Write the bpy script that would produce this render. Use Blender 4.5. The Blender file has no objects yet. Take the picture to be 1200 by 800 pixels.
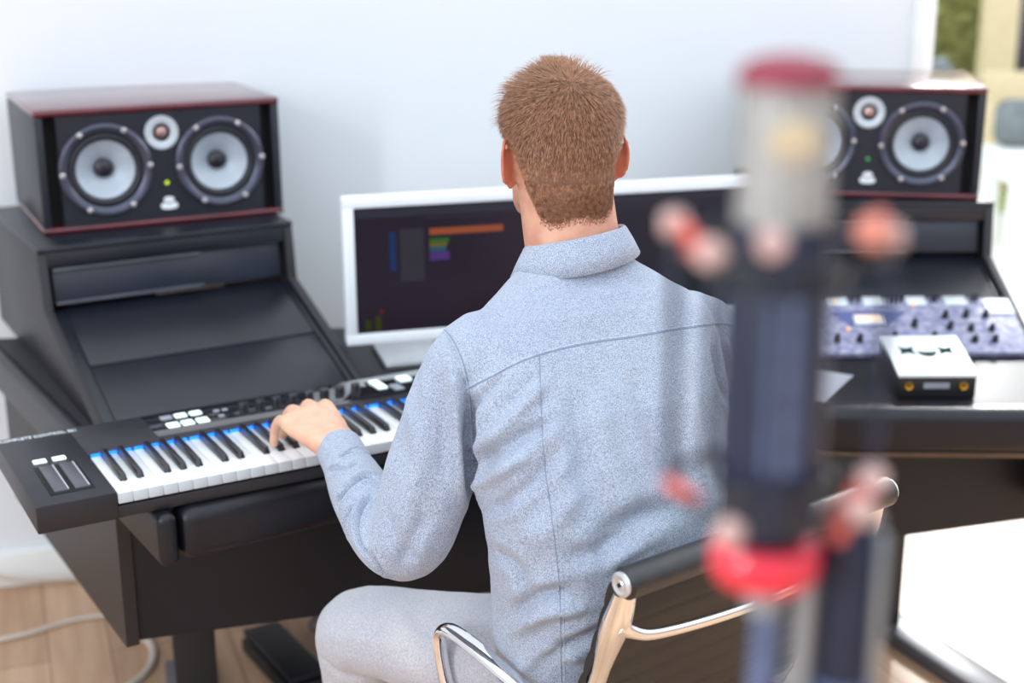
import bpy, bmesh, math, random
import numpy as np
from math import sin, cos, pi, radians as R
from mathutils import Vector, Matrix
from mathutils.bvhtree import BVHTree

S = bpy.context.scene
C = S.collection

# ------------------------------------------------------------------ camera
CAM_H, PITCH, ROLL = 1.674, 0.288, -0.004
cd = bpy.data.cameras.new('camera'); cam = bpy.data.objects.new('camera', cd); C.objects.link(cam)
cd.sensor_width = 36.0; cd.lens = 50.0; cd.clip_start = 0.05; cd.clip_end = 200
cam.matrix_world = Matrix.Translation((0, 0, CAM_H)) @ Matrix.Rotation(pi/2-PITCH, 4, 'X') @ Matrix.Rotation(ROLL, 4, 'Z')
cd.dof.use_dof = True; cd.dof.focus_distance = 2.06; cd.dof.aperture_fstop = 2.3
S.camera = cam

# ------------------------------------------------------------------ world, lights, exposure
w = bpy.data.worlds.new('world'); S.world = w; w.use_nodes = True
wn = w.node_tree.nodes; wl = w.node_tree.links
bg = wn['Background']; bg.inputs['Strength'].default_value = 1.42
tc = wn.new('ShaderNodeTexCoord'); sx = wn.new('ShaderNodeSeparateXYZ'); cr = wn.new('ShaderNodeValToRGB')
wl.new(tc.outputs['Generated'], sx.inputs[0]); wl.new(sx.outputs['Z'], cr.inputs[0]); wl.new(cr.outputs[0], bg.inputs['Color'])
cr.color_ramp.elements[0].color = (0.22, 0.21, 0.22, 1); cr.color_ramp.elements[0].position = 0.0
cr.color_ramp.elements[1].color = (0.86, 0.94, 1.0, 1); cr.color_ramp.elements[1].position = 0.55
_e = cr.color_ramp.elements.new(0.12); _e.color = (0.50, 0.53, 0.60, 1)

def area(name, loc, target, sx_, sy_, power, col):
    l = bpy.data.lights.new(name, 'AREA'); l.shape = 'RECTANGLE'; l.size = sx_; l.size_y = sy_; l.energy = power; l.color = col
    o = bpy.data.objects.new(name, l); C.objects.link(o); o.location = loc
    o.rotation_euler = (Vector(target)-Vector(loc)).to_track_quat('-Z', 'Y').to_euler(); return o
area('garden_window_light', (3.0, 4.9, 2.3), (1.2, 3.0, 0.0), 2.2, 2.0, 80, (1.0, 0.98, 0.95))
area('left_window_light', (-3.0, -0.3, 2.2), (0.1, 2.0, 1.0), 1.8, 1.8, 190, (0.90, 0.95, 1.0))
sun = bpy.data.lights.new('garden_sun', 'SUN'); sun.energy = 3.2; sun.angle = 0.14
so = bpy.data.objects.new('garden_sun', sun); C.objects.link(so); so.rotation_euler = Vector((-0.35, -1.0, -0.66)).to_track_quat('-Z', 'Y').to_euler()
so.location = (4, 9, 6)

S.view_settings.view_transform = 'Standard'; S.view_settings.look = 'None'
S.view_settings.gamma = 1; S.view_settings.use_curve_mapping = False
S.view_settings.exposure = 0.60

# ------------------------------------------------------------------ materials
def mat(name, col, rough=0.5, metal=0.0, noise=0.0, nscale=20, bump=0.0, bscale=200, spec=0.5, emit=None, estr=0.0, coat=0.0, sss=0.0, col2=None):
    m = bpy.data.materials.new(name); m.use_nodes = True
    nt = m.node_tree; b = nt.nodes['Principled BSDF']
    b.inputs['Roughness'].default_value = rough; b.inputs['Metallic'].default_value = metal
    b.inputs['Specular IOR Level'].default_value = spec; b.inputs['Coat Weight'].default_value = coat
    c4 = (*col, 1)
    t = nt.nodes.new('ShaderNodeTexCoord')
    n = nt.nodes.new('ShaderNodeTexNoise'); n.inputs['Scale'].default_value = nscale; n.inputs['Detail'].default_value = 4
    nt.links.new(t.outputs['Object'], n.inputs['Vector'])
    mx = nt.nodes.new('ShaderNodeMix'); mx.data_type = 'RGBA'
    d = col2 if col2 else tuple(max(0, c*(1-noise)) for c in col)
    mx.inputs['A'].default_value = c4; mx.inputs['B'].default_value = (*d, 1)
    rp = nt.nodes.new('ShaderNodeMapRange'); rp.inputs['From Min'].default_value = 0.35; rp.inputs['From Max'].default_value = 0.65
    nt.links.new(n.outputs['Fac'], rp.inputs['Value']); nt.links.new(rp.outputs[0], mx.inputs['Factor'])
    nt.links.new(mx.outputs['Result'], b.inputs['Base Color'])
    if bump:
        n2 = nt.nodes.new('ShaderNodeTexNoise'); n2.inputs['Scale'].default_value = bscale; n2.inputs['Detail'].default_value = 3
        nt.links.new(t.outputs['Object'], n2.inputs['Vector'])
        bp = nt.nodes.new('ShaderNodeBump'); bp.inputs['Strength'].default_value = bump; bp.inputs['Distance'].default_value = 0.002
        nt.links.new(n2.outputs['Fac'], bp.inputs['Height']); nt.links.new(bp.outputs[0], b.inputs['Normal'])
    if emit:
        b.inputs['Emission Color'].default_value = (*emit, 1); b.inputs['Emission Strength'].default_value = estr
    if sss:
        b.inputs['Subsurface Weight'].default_value = sss; b.inputs['Subsurface Radius'].default_value = (0.012, 0.004, 0.002)
    return m

def wood_mat(name, c1, c2, sc=(1.0, 12.0, 1.0), plank=0.14, rough=0.45, rot=0.0):
    m = bpy.data.materials.new(name); m.use_nodes = True
    nt = m.node_tree; b = nt.nodes['Principled BSDF']; b.inputs['Roughness'].default_value = rough
    t = nt.nodes.new('ShaderNodeTexCoord'); mp = nt.nodes.new('ShaderNodeMapping'); mp.inputs['Rotation'].default_value = (0, 0, rot)
    nt.links.new(t.outputs['Object'], mp.inputs['Vector'])
    mp2 = nt.nodes.new('ShaderNodeMapping'); mp2.inputs['Scale'].default_value = sc; nt.links.new(mp.outputs[0], mp2.inputs['Vector'])
    n = nt.nodes.new('ShaderNodeTexNoise'); n.inputs['Scale'].default_value = 3.0; n.inputs['Detail'].default_value = 6
    nt.links.new(mp2.outputs[0], n.inputs['Vector'])
    br = nt.nodes.new('ShaderNodeTexBrick'); br.inputs['Scale'].default_value = 1.0
    br.inputs['Brick Width'].default_value = 1.6; br.inputs['Row Height'].default_value = plank; br.inputs['Mortar Size'].default_value = 0.0015
    br.inputs['Color1'].default_value = (1, 1, 1, 1); br.inputs['Color2'].default_value = (0.82, 0.78, 0.74, 1); br.inputs['Mortar'].default_value = (0.35, 0.28, 0.22, 1)
    nt.links.new(mp.outputs[0], br.inputs['Vector'])
    r = nt.nodes.new('ShaderNodeValToRGB'); r.color_ramp.elements[0].position = 0.3; r.color_ramp.elements[1].position = 0.7
    r.color_ramp.elements[0].color = (*c1, 1); r.color_ramp.elements[1].color = (*c2, 1)
    nt.links.new(n.outputs['Fac'], r.inputs[0])
    mx = nt.nodes.new('ShaderNodeMix'); mx.data_type = 'RGBA'; mx.blend_type = 'MULTIPLY'; mx.inputs['Factor'].default_value = 1
    nt.links.new(r.outputs[0], mx.inputs['A']); nt.links.new(br.outputs['Color'], mx.inputs['B']); nt.links.new(mx.outputs['Result'], b.inputs['Base Color'])
    return m

def fabric_mat(name, ca, cb, scale=650, rough=0.85, bump=0.3, cc=None):
    """woven two-tone cloth"""
    m = bpy.data.materials.new(name); m.use_nodes = True
    nt = m.node_tree; b = nt.nodes['Principled BSDF']; b.inputs['Roughness'].default_value = rough
    b.inputs['Sheen Weight'].default_value = 0.25; b.inputs['Specular IOR Level'].default_value = 0.2
    t = nt.nodes.new('ShaderNodeTexCoord')
    mp = nt.nodes.new('ShaderNodeMapping'); mp.inputs['Scale'].default_value = (1, 1, 0.45); nt.links.new(t.outputs['Object'], mp.inputs['Vector'])
    n = nt.nodes.new('ShaderNodeTexNoise'); n.inputs['Scale'].default_value = scale; n.inputs['Detail'].default_value = 2
    nt.links.new(mp.outputs[0], n.inputs['Vector'])
    n3 = nt.nodes.new('ShaderNodeTexNoise'); n3.inputs['Scale'].default_value = 7; n3.inputs['Detail'].default_value = 3
    nt.links.new(t.outputs['Object'], n3.inputs['Vector'])
    rp = nt.nodes.new('ShaderNodeMapRange'); rp.inputs['From Min'].default_value = 0.36; rp.inputs['From Max'].default_value = 0.62
    nt.links.new(n.outputs['Fac'], rp.inputs['Value'])
    mx = nt.nodes.new('ShaderNodeMix'); mx.data_type = 'RGBA'; mx.inputs['A'].default_value = (*ca, 1); mx.inputs['B'].default_value = (*cb, 1)
    nt.links.new(rp.outputs[0], mx.inputs['Factor'])
    mx2 = nt.nodes.new('ShaderNodeMix'); mx2.data_type = 'RGBA'; mx2.blend_type = 'MULTIPLY'
    mx2.inputs['B'].default_value = (*(cc or (0.93, 0.92, 0.95)), 1)
    rp2 = nt.nodes.new('ShaderNodeMapRange'); rp2.inputs['From Min'].default_value = 0.4; rp2.inputs['From Max'].default_value = 0.6
    nt.links.new(n3.outputs['Fac'], rp2.inputs['Value']); nt.links.new(rp2.outputs[0], mx2.inputs['Factor'])
    nt.links.new(mx.outputs['Result'], mx2.inputs['A']); nt.links.new(mx2.outputs['Result'], b.inputs['Base Color'])
    n2 = nt.nodes.new('ShaderNodeTexNoise'); n2.inputs['Scale'].default_value = 60; n2.inputs['Detail'].default_value = 5
    nt.links.new(t.outputs['Object'], n2.inputs['Vector'])
    ad = nt.nodes.new('ShaderNodeMath'); ad.operation = 'MULTIPLY_ADD'; ad.inputs[1].default_value = 0.25
    nt.links.new(n.outputs['Fac'], ad.inputs[0]); nt.links.new(n2.outputs['Fac'], ad.inputs[2])
    bp = nt.nodes.new('ShaderNodeBump'); bp.inputs['Strength'].default_value = bump; bp.inputs['Distance'].default_value = 0.003
    nt.links.new(ad.outputs[0], bp.inputs['Height']); nt.links.new(bp.outputs[0], b.inputs['Normal'])
    return m

M = dict(
    wall=mat('wall_paint', (0.79, 0.825, 0.865), 0.85, noise=0.02, nscale=1.5, bump=0.05, bscale=300),
    trim=mat('white_trim', (0.86, 0.87, 0.86), 0.5, noise=0.03),
    desk=mat('black_desk_laminate', (0.007, 0.007, 0.011), 0.50, noise=0.3, nscale=8, bump=0.02, spec=0.35),
    deskside=mat('dark_brown_black_laminate', (0.013, 0.010, 0.011), 0.45, noise=0.2, nscale=6, bump=0.03),
    leather=mat('black_vinyl_padding', (0.006, 0.006, 0.011), 0.36, noise=0.3, nscale=40, bump=0.2, bscale=500, spec=0.4),
    edge=mat('brown_edge_banding', (0.10, 0.055, 0.030), 0.5, noise=0.3),
    turret=mat('dark_turret_panel', (0.008, 0.010, 0.018), 0.36, noise=0.25, nscale=10, bump=0.03, spec=0.6),
    turretside=mat('dark_turret_side', (0.015, 0.014, 0.018), 0.45, noise=0.2, nscale=6),
    blank=mat('blue_black_rack_blank', (0.013, 0.018, 0.035), 0.34, noise=0.2, nscale=12, spec=0.6),
    rail=mat('grey_rail', (0.16, 0.17, 0.20), 0.35, metal=0.6, noise=0.2),
    red=mat('dark_red_lacquer', (0.12, 0.008, 0.018), 0.22, noise=0.35, nscale=14, coat=0.6),
    spkside=mat('speaker_side', (0.015, 0.017, 0.026), 0.42, noise=0.2),
    baffle=mat('speaker_baffle', (0.008, 0.010, 0.020), 0.5, noise=0.15, bump=0.05),
    slot=mat('black_port', (0.002, 0.002, 0.003), 0.8),
    ring=mat('driver_ring_metal', (0.085, 0.09, 0.13), 0.32, metal=0.55, noise=0.2),
    surround=mat('black_rubber', (0.010, 0.011, 0.018), 0.5),
    cone=mat('pale_grey_cone', (0.44, 0.50, 0.58), 0.42, noise=0.12, nscale=30),
    cap=mat('dark_dust_cap', (0.012, 0.012, 0.022), 0.3),
    screw=mat('screw_head', (0.62, 0.58, 0.60), 0.3, metal=0.7),
    twring=mat('tweeter_plate', (0.55, 0.60, 0.66), 0.35, metal=0.2),
    copper=mat('tweeter_dome', (0.45, 0.30, 0.28), 0.3, metal=0.8),
    logo=mat('white_print', (0.80, 0.84, 0.88), 0.5),
    ledy=mat('yellow_green_led', (0.25, 0.35, 0.0), 0.3, emit=(0.45, 0.6, 0.02), estr=0.8),
    ledg=mat('green_led', (0.02, 0.2, 0.05), 0.3, emit=(0.02, 0.25, 0.05), estr=0.6),
    monwhite=mat('white_monitor_plastic', (0.84, 0.88, 0.92), 0.35, noise=0.02),
    alu=mat('brushed_aluminium', (0.70, 0.72, 0.75), 0.3, metal=0.8, noise=0.1, nscale=60),
    screen=mat('dark_screen', (0.006, 0.005, 0.008), 0.22, spec=0.2, emit=(0.012, 0.008, 0.014), estr=0.8),
    screen2=mat('dark_screen_blue', (0.006, 0.006, 0.010), 0.22, spec=0.2, emit=(0.012, 0.012, 0.022), estr=0.8),
    kbd=mat('keyboard_case', (0.011, 0.011, 0.016), 0.42, noise=0.15, nscale=20, bump=0.08, bscale=900),
    kbdgloss=mat('keyboard_gloss_panel', (0.006, 0.006, 0.008), 0.07, spec=1.0, coat=1.0),
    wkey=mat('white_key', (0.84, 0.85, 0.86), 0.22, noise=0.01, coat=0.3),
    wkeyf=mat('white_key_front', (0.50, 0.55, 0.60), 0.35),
    bkey=mat('black_key', (0.012, 0.011, 0.014), 0.28, spec=0.7),
    blue=mat('blue_light', (0.0, 0.03, 0.4), 0.4, emit=(0.0, 0.03, 1.0), estr=0.9),
    cyan=mat('sky_blue_light', (0.0, 0.1, 0.5), 0.4, emit=(0.0, 0.22, 1.0), estr=1.2),
    btn=mat('lit_white_button', (0.75, 0.85, 0.85), 0.4, emit=(0.70, 0.95, 0.92), estr=0.55),
    btng=mat('grey_button', (0.30, 0.32, 0.38), 0.4, noise=0.1),
    strip=mat('touch_strip', (0.085, 0.085, 0.10), 0.38, noise=0.1),
    stripedge=mat('touch_strip_edge', (0.5, 0.5, 0.55), 0.3),
    knob=mat('black_knob', (0.012, 0.012, 0.016), 0.35, spec=0.6),
    kknob=mat('indigo_black_knob', (0.010, 0.010, 0.020), 0.4),
    purple=mat('purple_grey_panel', (0.15, 0.16, 0.30), 0.45, noise=0.5, nscale=60, col2=(0.36, 0.36, 0.47)),
    purple2=mat('violet_panel', (0.09, 0.11, 0.28), 0.4, noise=0.1),
    silver=mat('silver_plate', (0.75, 0.80, 0.84), 0.3, metal=0.3, noise=0.1),
    vu=mat('cream_meter', (0.85, 0.62, 0.45), 0.5, emit=(0.9, 0.6, 0.4), estr=0.25),
    amber=mat('amber_lamp', (0.8, 0.4, 0.08), 0.4, emit=(0.9, 0.45, 0.1), estr=0.6),
    white=mat('white_top_plate', (0.86, 0.90, 0.92), 0.35, noise=0.01),
    green=mat('dark_green_print', (0.01, 0.04, 0.04), 0.9, spec=0.1),
    gold=mat('gold_socket', (0.65, 0.33, 0.04), 0.3, metal=0.7),
    chrome=mat('chrome', (0.86, 0.86, 0.88), 0.05, metal=1.0),
    cast=mat('polished_cast_aluminium', (0.82, 0.81, 0.79), 0.10, metal=1.0, noise=0.04, nscale=30),
    cleather=mat('black_chair_leather', (0.012, 0.011, 0.012), 0.33, noise=0.4, nscale=50, bump=0.3, bscale=700, spec=0.6),
    cmesh=mat('dark_brown_black_sling', (0.011, 0.009, 0.008), 0.5, noise=0.3, nscale=80, bump=0.3, bscale=800),
    skin=mat('skin', (0.60, 0.32, 0.215), 0.5, noise=0.0, nscale=25, bump=0.12, bscale=350, sss=0.25, col2=(0.50, 0.22, 0.15)),
    hair=mat('light_brown_hair', (0.19, 0.085, 0.047), 0.5, nscale=160, col2=(0.42, 0.220, 0.132), spec=0.25),
    scalp=mat('hair_underlayer', (0.20, 0.095, 0.055), 0.7, nscale=120, col2=(0.13, 0.06, 0.034), bump=0.6, bscale=250),
    shirt=fabric_mat('chambray_shirt', (0.155, 0.205, 0.30), (0.49, 0.54, 0.63), scale=1050),
    seam=mat('seam_stitching', (0.26, 0.32, 0.44), 0.8, nscale=500, col2=(0.52, 0.58, 0.68)),
    seamdark=mat('seam_groove', (0.20, 0.25, 0.35), 0.9),
    jeans=fabric_mat('pale_grey_denim', (0.40, 0.41, 0.45), (0.58, 0.58, 0.61), scale=600, bump=0.4, cc=(0.88, 0.88, 0.92)),
    shoe=mat('white_leather_shoe', (0.65, 0.65, 0.65), 0.5), sole=mat('rubber_sole', (0.5, 0.5, 0.48), 0.7),
    eye=mat('eye_white', (0.8, 0.8, 0.8), 0.2),
    micgrille=mat('mic_mesh', (0.47, 0.46, 0.44), 0.6, metal=0.3, noise=0.25, nscale=300),
    micbody=mat('mic_body', (0.014, 0.021, 0.048), 0.4, noise=0.2, spec=0.4),
    micprint=mat('mic_plate', (0.10, 0.14, 0.25), 0.4, noise=0.4, nscale=150, col2=(0.06, 0.08, 0.15)),
    micred=mat('mic_red_cap', (0.22, 0.015, 0.04), 0.6),
    redring=mat('red_collar', (0.75, 0.02, 0.05), 0.3, coat=0.5),
    elastic=mat('red_elastic', (0.65, 0.10, 0.07), 0.6, noise=0.2),
    pinkknob=mat('pale_pink_knob', (0.58, 0.38, 0.35), 0.4, noise=0.1),
    standgrey=mat('grey_stand_metal', (0.32, 0.36, 0.40), 0.3, metal=0.6),
    black=mat('matt_black', (0.010, 0.010, 0.012), 0.5, noise=0.2),
    cable=mat('cream_cable', (0.62, 0.55, 0.47), 0.5, noise=0.1),
    floor=wood_mat('pale_oak_floor', (0.50, 0.30, 0.185), (0.62, 0.41, 0.27), rot=R(70)),
    deck=mat('sunlit_stone_terrace', (0.82, 0.80, 0.76), 0.8, noise=0.08, nscale=3),
    hedge=mat('hedge_leaves', (0.20, 0.24, 0.05), 0.7, nscale=14, col2=(0.50, 0.50, 0.18)),
    grass=mat('grass', (0.30, 0.38, 0.12), 0.9, nscale=9, col2=(0.55, 0.58, 0.32)),
    creamwood=mat('cream_wood', (0.75, 0.62, 0.38), 0.6, noise=0.1),
    outwhite=mat('white_garden_paint', (0.85, 0.88, 0.86), 0.5, noise=0.03),
    outgrey=mat('grey_cushion', (0.17, 0.20, 0.21), 0.9, noise=0.25, nscale=12),
    outglass=mat('dark_window_glass', (0.04, 0.035, 0.055), 0.15, noise=0.2),
    paper=mat('paper', (0.36, 0.37, 0.42), 0.6, noise=0.02),
)
gl = bpy.data.materials.new('clear_glass'); gl.use_nodes = True
_t = gl.node_tree; _t.nodes.clear(); _o = _t.nodes.new('ShaderNodeOutputMaterial'); _m = _t.nodes.new('ShaderNodeMixShader')
_a = _t.nodes.new('ShaderNodeBsdfTransparent'); _g = _t.nodes.new('ShaderNodeBsdfGlossy'); _g.inputs['Roughness'].default_value = 0.0
_f = _t.nodes.new('ShaderNodeFresnel'); _f.inputs['IOR'].default_value = 1.3
_t.links.new(_f.outputs[0], _m.inputs[0]); _t.links.new(_a.outputs[0], _m.inputs[1]); _t.links.new(_g.outputs[0], _m.inputs[2]); _t.links.new(_m.outputs[0], _o.inputs[0])
M['glass'] = gl

# ------------------------------------------------------------------ helpers
def V(*a): return Vector(a)
def link(name, me, m, parent=None, loc=(0, 0, 0), rotz=0.0, smooth=True, angle=35):
    o = bpy.data.objects.new(name, me); C.objects.link(o)
    ms = m if isinstance(m, (list, tuple)) else [m]
    for k in ms: me.materials.append(M[k] if isinstance(k, str) else k)
    if smooth and len(me.polygons):
        me.polygons.foreach_set('use_smooth', [True]*len(me.polygons))
        try: me.set_sharp_from_angle(angle=R(angle))
        except Exception: pass
    o.location = loc; o.rotation_euler = (0, 0, rotz)
    if parent: o.parent = parent
    return o
def obj(name, bm, m, parent=None, **k):
    me = bpy.data.meshes.new(name); bm.to_mesh(me); bm.free(); return link(name, me, m, parent, **k)
def tag(o, label=None, cat=None, group=None, kind=None):
    if label: o['label'] = label
    if cat: o['category'] = cat
    if group: o['group'] = group
    if kind: o['kind'] = kind
    return o
def thing(name, label, cat, loc=(0, 0, 0), rotz=0.0, group=None):
    o = bpy.data.objects.new(name, None); C.objects.link(o); o.empty_display_size = 0.05
    o.location = loc; o.rotation_euler = (0, 0, rotz); return tag(o, label, cat, group)
def copy_tree(o, parent=None):
    c = o.copy(); C.objects.link(c)
    if parent: c.parent = parent
    for ch in list(o.children): copy_tree(ch, c)
    return c

def add_box(bm, x0, x1, y0, y1, z0, z1, bev=0.0, seg=2, mi=0, mtx=None):
    r = bmesh.ops.create_cube(bm, size=1.0)
    vs = r['verts']
    for v in vs: v.co = V(x0+(v.co.x+.5)*(x1-x0), y0+(v.co.y+.5)*(y1-y0), z0+(v.co.z+.5)*(z1-z0))
    fs = list({f for v in vs for f in v.link_faces})
    if bev:
        es = list({e for v in vs for e in v.link_edges})
        rr = bmesh.ops.bevel(bm, geom=es, offset=bev, segments=seg, profile=.5, affect='EDGES', clamp_overlap=True)
        vs = list({v for f in rr['faces'] for v in f.verts} | {v for v in vs if v.is_valid}); fs = list({f for v in vs for f in v.link_faces})
    for f in fs: f.material_index = mi
    if mtx: bmesh.ops.transform(bm, matrix=mtx, verts=vs)
    return vs
def box(x0, x1, y0, y1, z0, z1, bev=0.0, seg=2, mtx=None):
    bm = bmesh.new(); add_box(bm, x0, x1, y0, y1, z0, z1, bev, seg, mtx=mtx); return bm
def add_prism(bm, pts, a, b, axis='x', bev=0.0, mi=0):
    """pts: 2D polygon; extruded along axis from a to b.  axis x -> pts are (y,z); z -> pts are (x,y)"""
    def mk(p, t): return V(t, p[0], p[1]) if axis == 'x' else (V(p[0], p[1], t) if axis == 'z' else V(p[0], t, p[1]))
    A = [bm.verts.new(mk(p, a)) for p in pts]; B = [bm.verts.new(mk(p, b)) for p in pts]
    fs = [bm.faces.new(A), bm.faces.new(B[::-1])]
    n = len(pts)
    for i in range(n): fs.append(bm.faces.new([A[i], B[i], B[(i+1) % n], A[(i+1) % n]]))
    bmesh.ops.recalc_face_normals(bm, faces=fs)
    for f in fs: f.material_index = mi
    if bev:
        es = list({e for f in fs for e in f.edges})
        bmesh.ops.bevel(bm, geom=es, offset=bev, segments=2, profile=.5, affect='EDGES', clamp_overlap=True)
def prism(pts, a, b, axis='x', bev=0.0):
    bm = bmesh.new(); add_prism(bm, pts, a, b, axis, bev); return bm
def add_cyl(bm, p0, p1, r0, r1=None, n=24, cap=True, mi=0):
    p0, p1 = Vector(p0), Vector(p1); r1 = r0 if r1 is None else r1
    d = (p1-p0).normalized(); a = d.orthogonal().normalized(); b = d.cross(a)
    A = [bm.verts.new(p0+(a*cos(2*pi*i/n)+b*sin(2*pi*i/n))*r0) for i in range(n)]
    B = [bm.verts.new(p1+(a*cos(2*pi*i/n)+b*sin(2*pi*i/n))*r1) for i in range(n)]
    fs = [bm.faces.new([A[i], A[(i+1) % n], B[(i+1) % n], B[i]]) for i in range(n)]
    if cap: fs += [bm.faces.new(A[::-1]), bm.faces.new(B)]
    for f in fs: f.material_index = mi
def cyl(p0, p1, r0, r1=None, n=24):
    bm = bmesh.new(); add_cyl(bm, p0, p1, r0, r1, n); return bm
def add_lathe(bm, prof, origin=(0, 0, 0), axis=(0, 0, 1), n=40, mi=0, closed=False):
    """prof: list of (r, h) along axis"""
    o = Vector(origin); d = Vector(axis).normalized(); a = d.orthogonal().normalized(); b = d.cross(a)
    rings = []
    for r, h in prof:
        if r < 1e-6: rings.append([bm.verts.new(o+d*h)])
        else: rings.append([bm.verts.new(o+d*h+(a*cos(2*pi*i/n)+b*sin(2*pi*i/n))*r) for i in range(n)])
    pairs = list(zip(rings, rings[1:]))
    if closed: pairs.append((rings[-1], rings[0]))
    fs = []
    for A, B in pairs:
        for i in range(n):
            j = (i+1) % n
            if len(A) == 1 and len(B) == 1: continue
            if len(A) == 1: fs.append(bm.faces.new([A[0], B[j], B[i]]))
            elif len(B) == 1: fs.append(bm.faces.new([A[i], A[j], B[0]]))
            else: fs.append(bm.faces.new([A[i], A[j], B[j], B[i]]))
    bmesh.ops.recalc_face_normals(bm, faces=fs)
    for f in fs: f.material_index = mi
def lathe(prof, origin=(0, 0, 0), axis=(0, 0, 1), n=40, closed=False):
    bm = bmesh.new(); add_lathe(bm, prof, origin, axis, n, closed=closed); return bm
def catmull(pts, k=8):
    P = [Vector(p) for p in pts]; P = [P[0]*2-P[1]]+P+[P[-1]*2-P[-2]]; out = []
    for i in range(1, len(P)-2):
        for j in range(k):
            t = j/k; out.append(.5*((2*P[i])+(-P[i-1]+P[i+1])*t+(2*P[i-1]-5*P[i]+4*P[i+1]-P[i+2])*t*t+(-P[i-1]+3*P[i]-3*P[i+1]+P[i+2])*t**3))
    out.append(P[-2]); return out
def add_tube(bm, pts, r, n=10, flat=None, up=None, cap=True):
    """pts path, r radius or list; flat=(a,b) elliptical scale with b along 'up'"""
    P = [Vector(p) for p in pts]; m = len(P); rs = r if isinstance(r, (list, tuple)) else [r]*m
    t0 = (P[1]-P[0]).normalized(); ref = Vector(up) if up else t0.orthogonal()
    rings = []
    for i in range(m):
        t = ((P[min(i+1, m-1)]-P[max(i-1, 0)])).normalized()
        b = (ref-t*ref.dot(t)); b = b.normalized() if b.length > 1e-6 else t.orthogonal()
        if not up: ref = b
        a = t.cross(b); fa, fb = flat or (1, 1)
        rings.append([bm.verts.new(P[i]+(a*cos(2*pi*k/n)*fa+b*sin(2*pi*k/n)*fb)*rs[i]) for k in range(n)])
    fs = []
    for A, B in zip(rings, rings[1:]):
        for k in range(n): fs.append(bm.faces.new([A[k], A[(k+1) % n], B[(k+1) % n], B[k]]))
    if cap: fs += [bm.faces.new(rings[0][::-1]), bm.faces.new(rings[-1])]
    bmesh.ops.recalc_face_normals(bm, faces=fs)
def tube(pts, r, n=10, **k):
    bm = bmesh.new(); add_tube(bm, pts, r, n, **k); return bm
def torus(c, Rr, r, n=48, m=8, axis=(0, 0, 1)):
    return lathe([(Rr+r*cos(2*pi*i/m), r*sin(2*pi*i/m)) for i in range(m)], c, axis, n, closed=True)
def text_bm(s, size, depth=0.0004):
    cu = bpy.data.curves.new('t', 'FONT'); cu.body = s; cu.size = size; cu.extrude = depth; cu.resolution_u = 3
    o = bpy.data.objects.new('t', cu); C.objects.link(o)
    dg = bpy.context.evaluated_depsgraph_get(); me = bpy.data.meshes.new_from_object(o.evaluated_get(dg))
    bm = bmesh.new(); bm.from_mesh(me); bpy.data.objects.remove(o); bpy.data.curves.remove(cu); bpy.data.meshes.remove(me); return bm
def struct(name, bm, m, **k): return tag(obj(name, bm, m, **k), kind='structure')
def rotpt(p, yaw): return (p[0]*cos(yaw)-p[1]*sin(yaw), p[0]*sin(yaw)+p[1]*cos(yaw))

# ------------------------------------------------------------------ setting
WY = 0.2545                                    # yaw of the back wall (tan = .26)
W0 = V(-1.2, 3.45, 0)                          # a point on the wall's face
wl_loc = (W0.x, W0.y, 0)
S_END = 2.395                                  # wall length to the opening, from W0 along the wall
fl = bmesh.new(); add_box(fl, -5.2, 4.6, -4.0, 5.0, -0.06, 0.0)
struct('floor', fl, 'floor')
struct('wall_back', box(-2.4, S_END, 0, 0.16, 0, 4.2), 'wall', loc=wl_loc, rotz=WY)
struct('wall_back_upper', box(S_END, S_END+4.2, 0, 0.16, 2.5, 4.2), 'wall', loc=wl_loc, rotz=WY)  # unseen wall over the opening, added to keep sun off the room
struct('wall_back_right', box(S_END+2.28, S_END+4.2, 0, 0.16, 0, 2.5), 'wall', loc=wl_loc, rotz=WY)  # unseen wall past the opening, added to block the sun
struct('wall_left', box(-2.56, -2.40, -3.6, 0.16, 0, 4.2), 'wall', loc=wl_loc, rotz=WY)
struct('baseboard_back', box(-2.4, S_END, -0.018, 0.0, 0, 0.095, 0.004), 'trim', loc=wl_loc, rotz=WY)
# glazed opening to the garden
wf = tag(thing('window_1', None, None, wl_loc, WY), kind='structure')
b = bmesh.new()
add_box(b, S_END, S_END+0.065, -0.02, 0.18, 0, 2.5, 0.004); add_box(b, S_END+2.2, S_END+2.28, -0.02, 0.18, 0, 2.5, 0.004)
add_box(b, S_END+0.065, S_END+2.2, -0.02, 0.18, 2.42, 2.5, 0.004); add_box(b, S_END+0.065, S_END+2.2, -0.02, 0.18, 0.0, 0.03)
obj('window_frame', b, 'trim', wf)
obj('glass_pane', box(S_END+0.07, S_END+2.195, 0.07, 0.078, 0.032, 2.415), 'glass', wf)
tag(wf, kind='structure')

# garden behind the glass
struct('ground', box(-8, 16, 5.0, 24, -0.12, -0.02), 'deck')
gx = thing('garden_lawn', 'pale green lawn strip beyond the sunlit terrace', 'lawn', (6, 14, -0.02))
bm = bmesh.new()
rnd = random.Random(3)
add_box(bm, -6, 2, -5.6, -3.9, 0.0, 0.012)
for i in range(2600):
    x, y = rnd.uniform(-5.5, 1.9), rnd.uniform(-5.5, -4.0); h = rnd.uniform(.03, .09); a = rnd.uniform(0, pi)
    v = [bm.verts.new((x-.008*cos(a), y-.008*sin(a), .01)), bm.verts.new((x+.008*cos(a), y+.008*sin(a), .01)), bm.verts.new((x+rnd.uniform(-.03, .03), y+rnd.uniform(-.03, .03), h))]
    bm.faces.new(v)
C.objects.unlink(gx); bpy.data.objects.remove(gx)
lawn = obj('lawn', bm, 'grass', loc=(6, 14, -0.02)); tag(lawn, 'pale green lawn beyond the sunlit terrace outside the window', 'lawn', kind='stuff')

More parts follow.
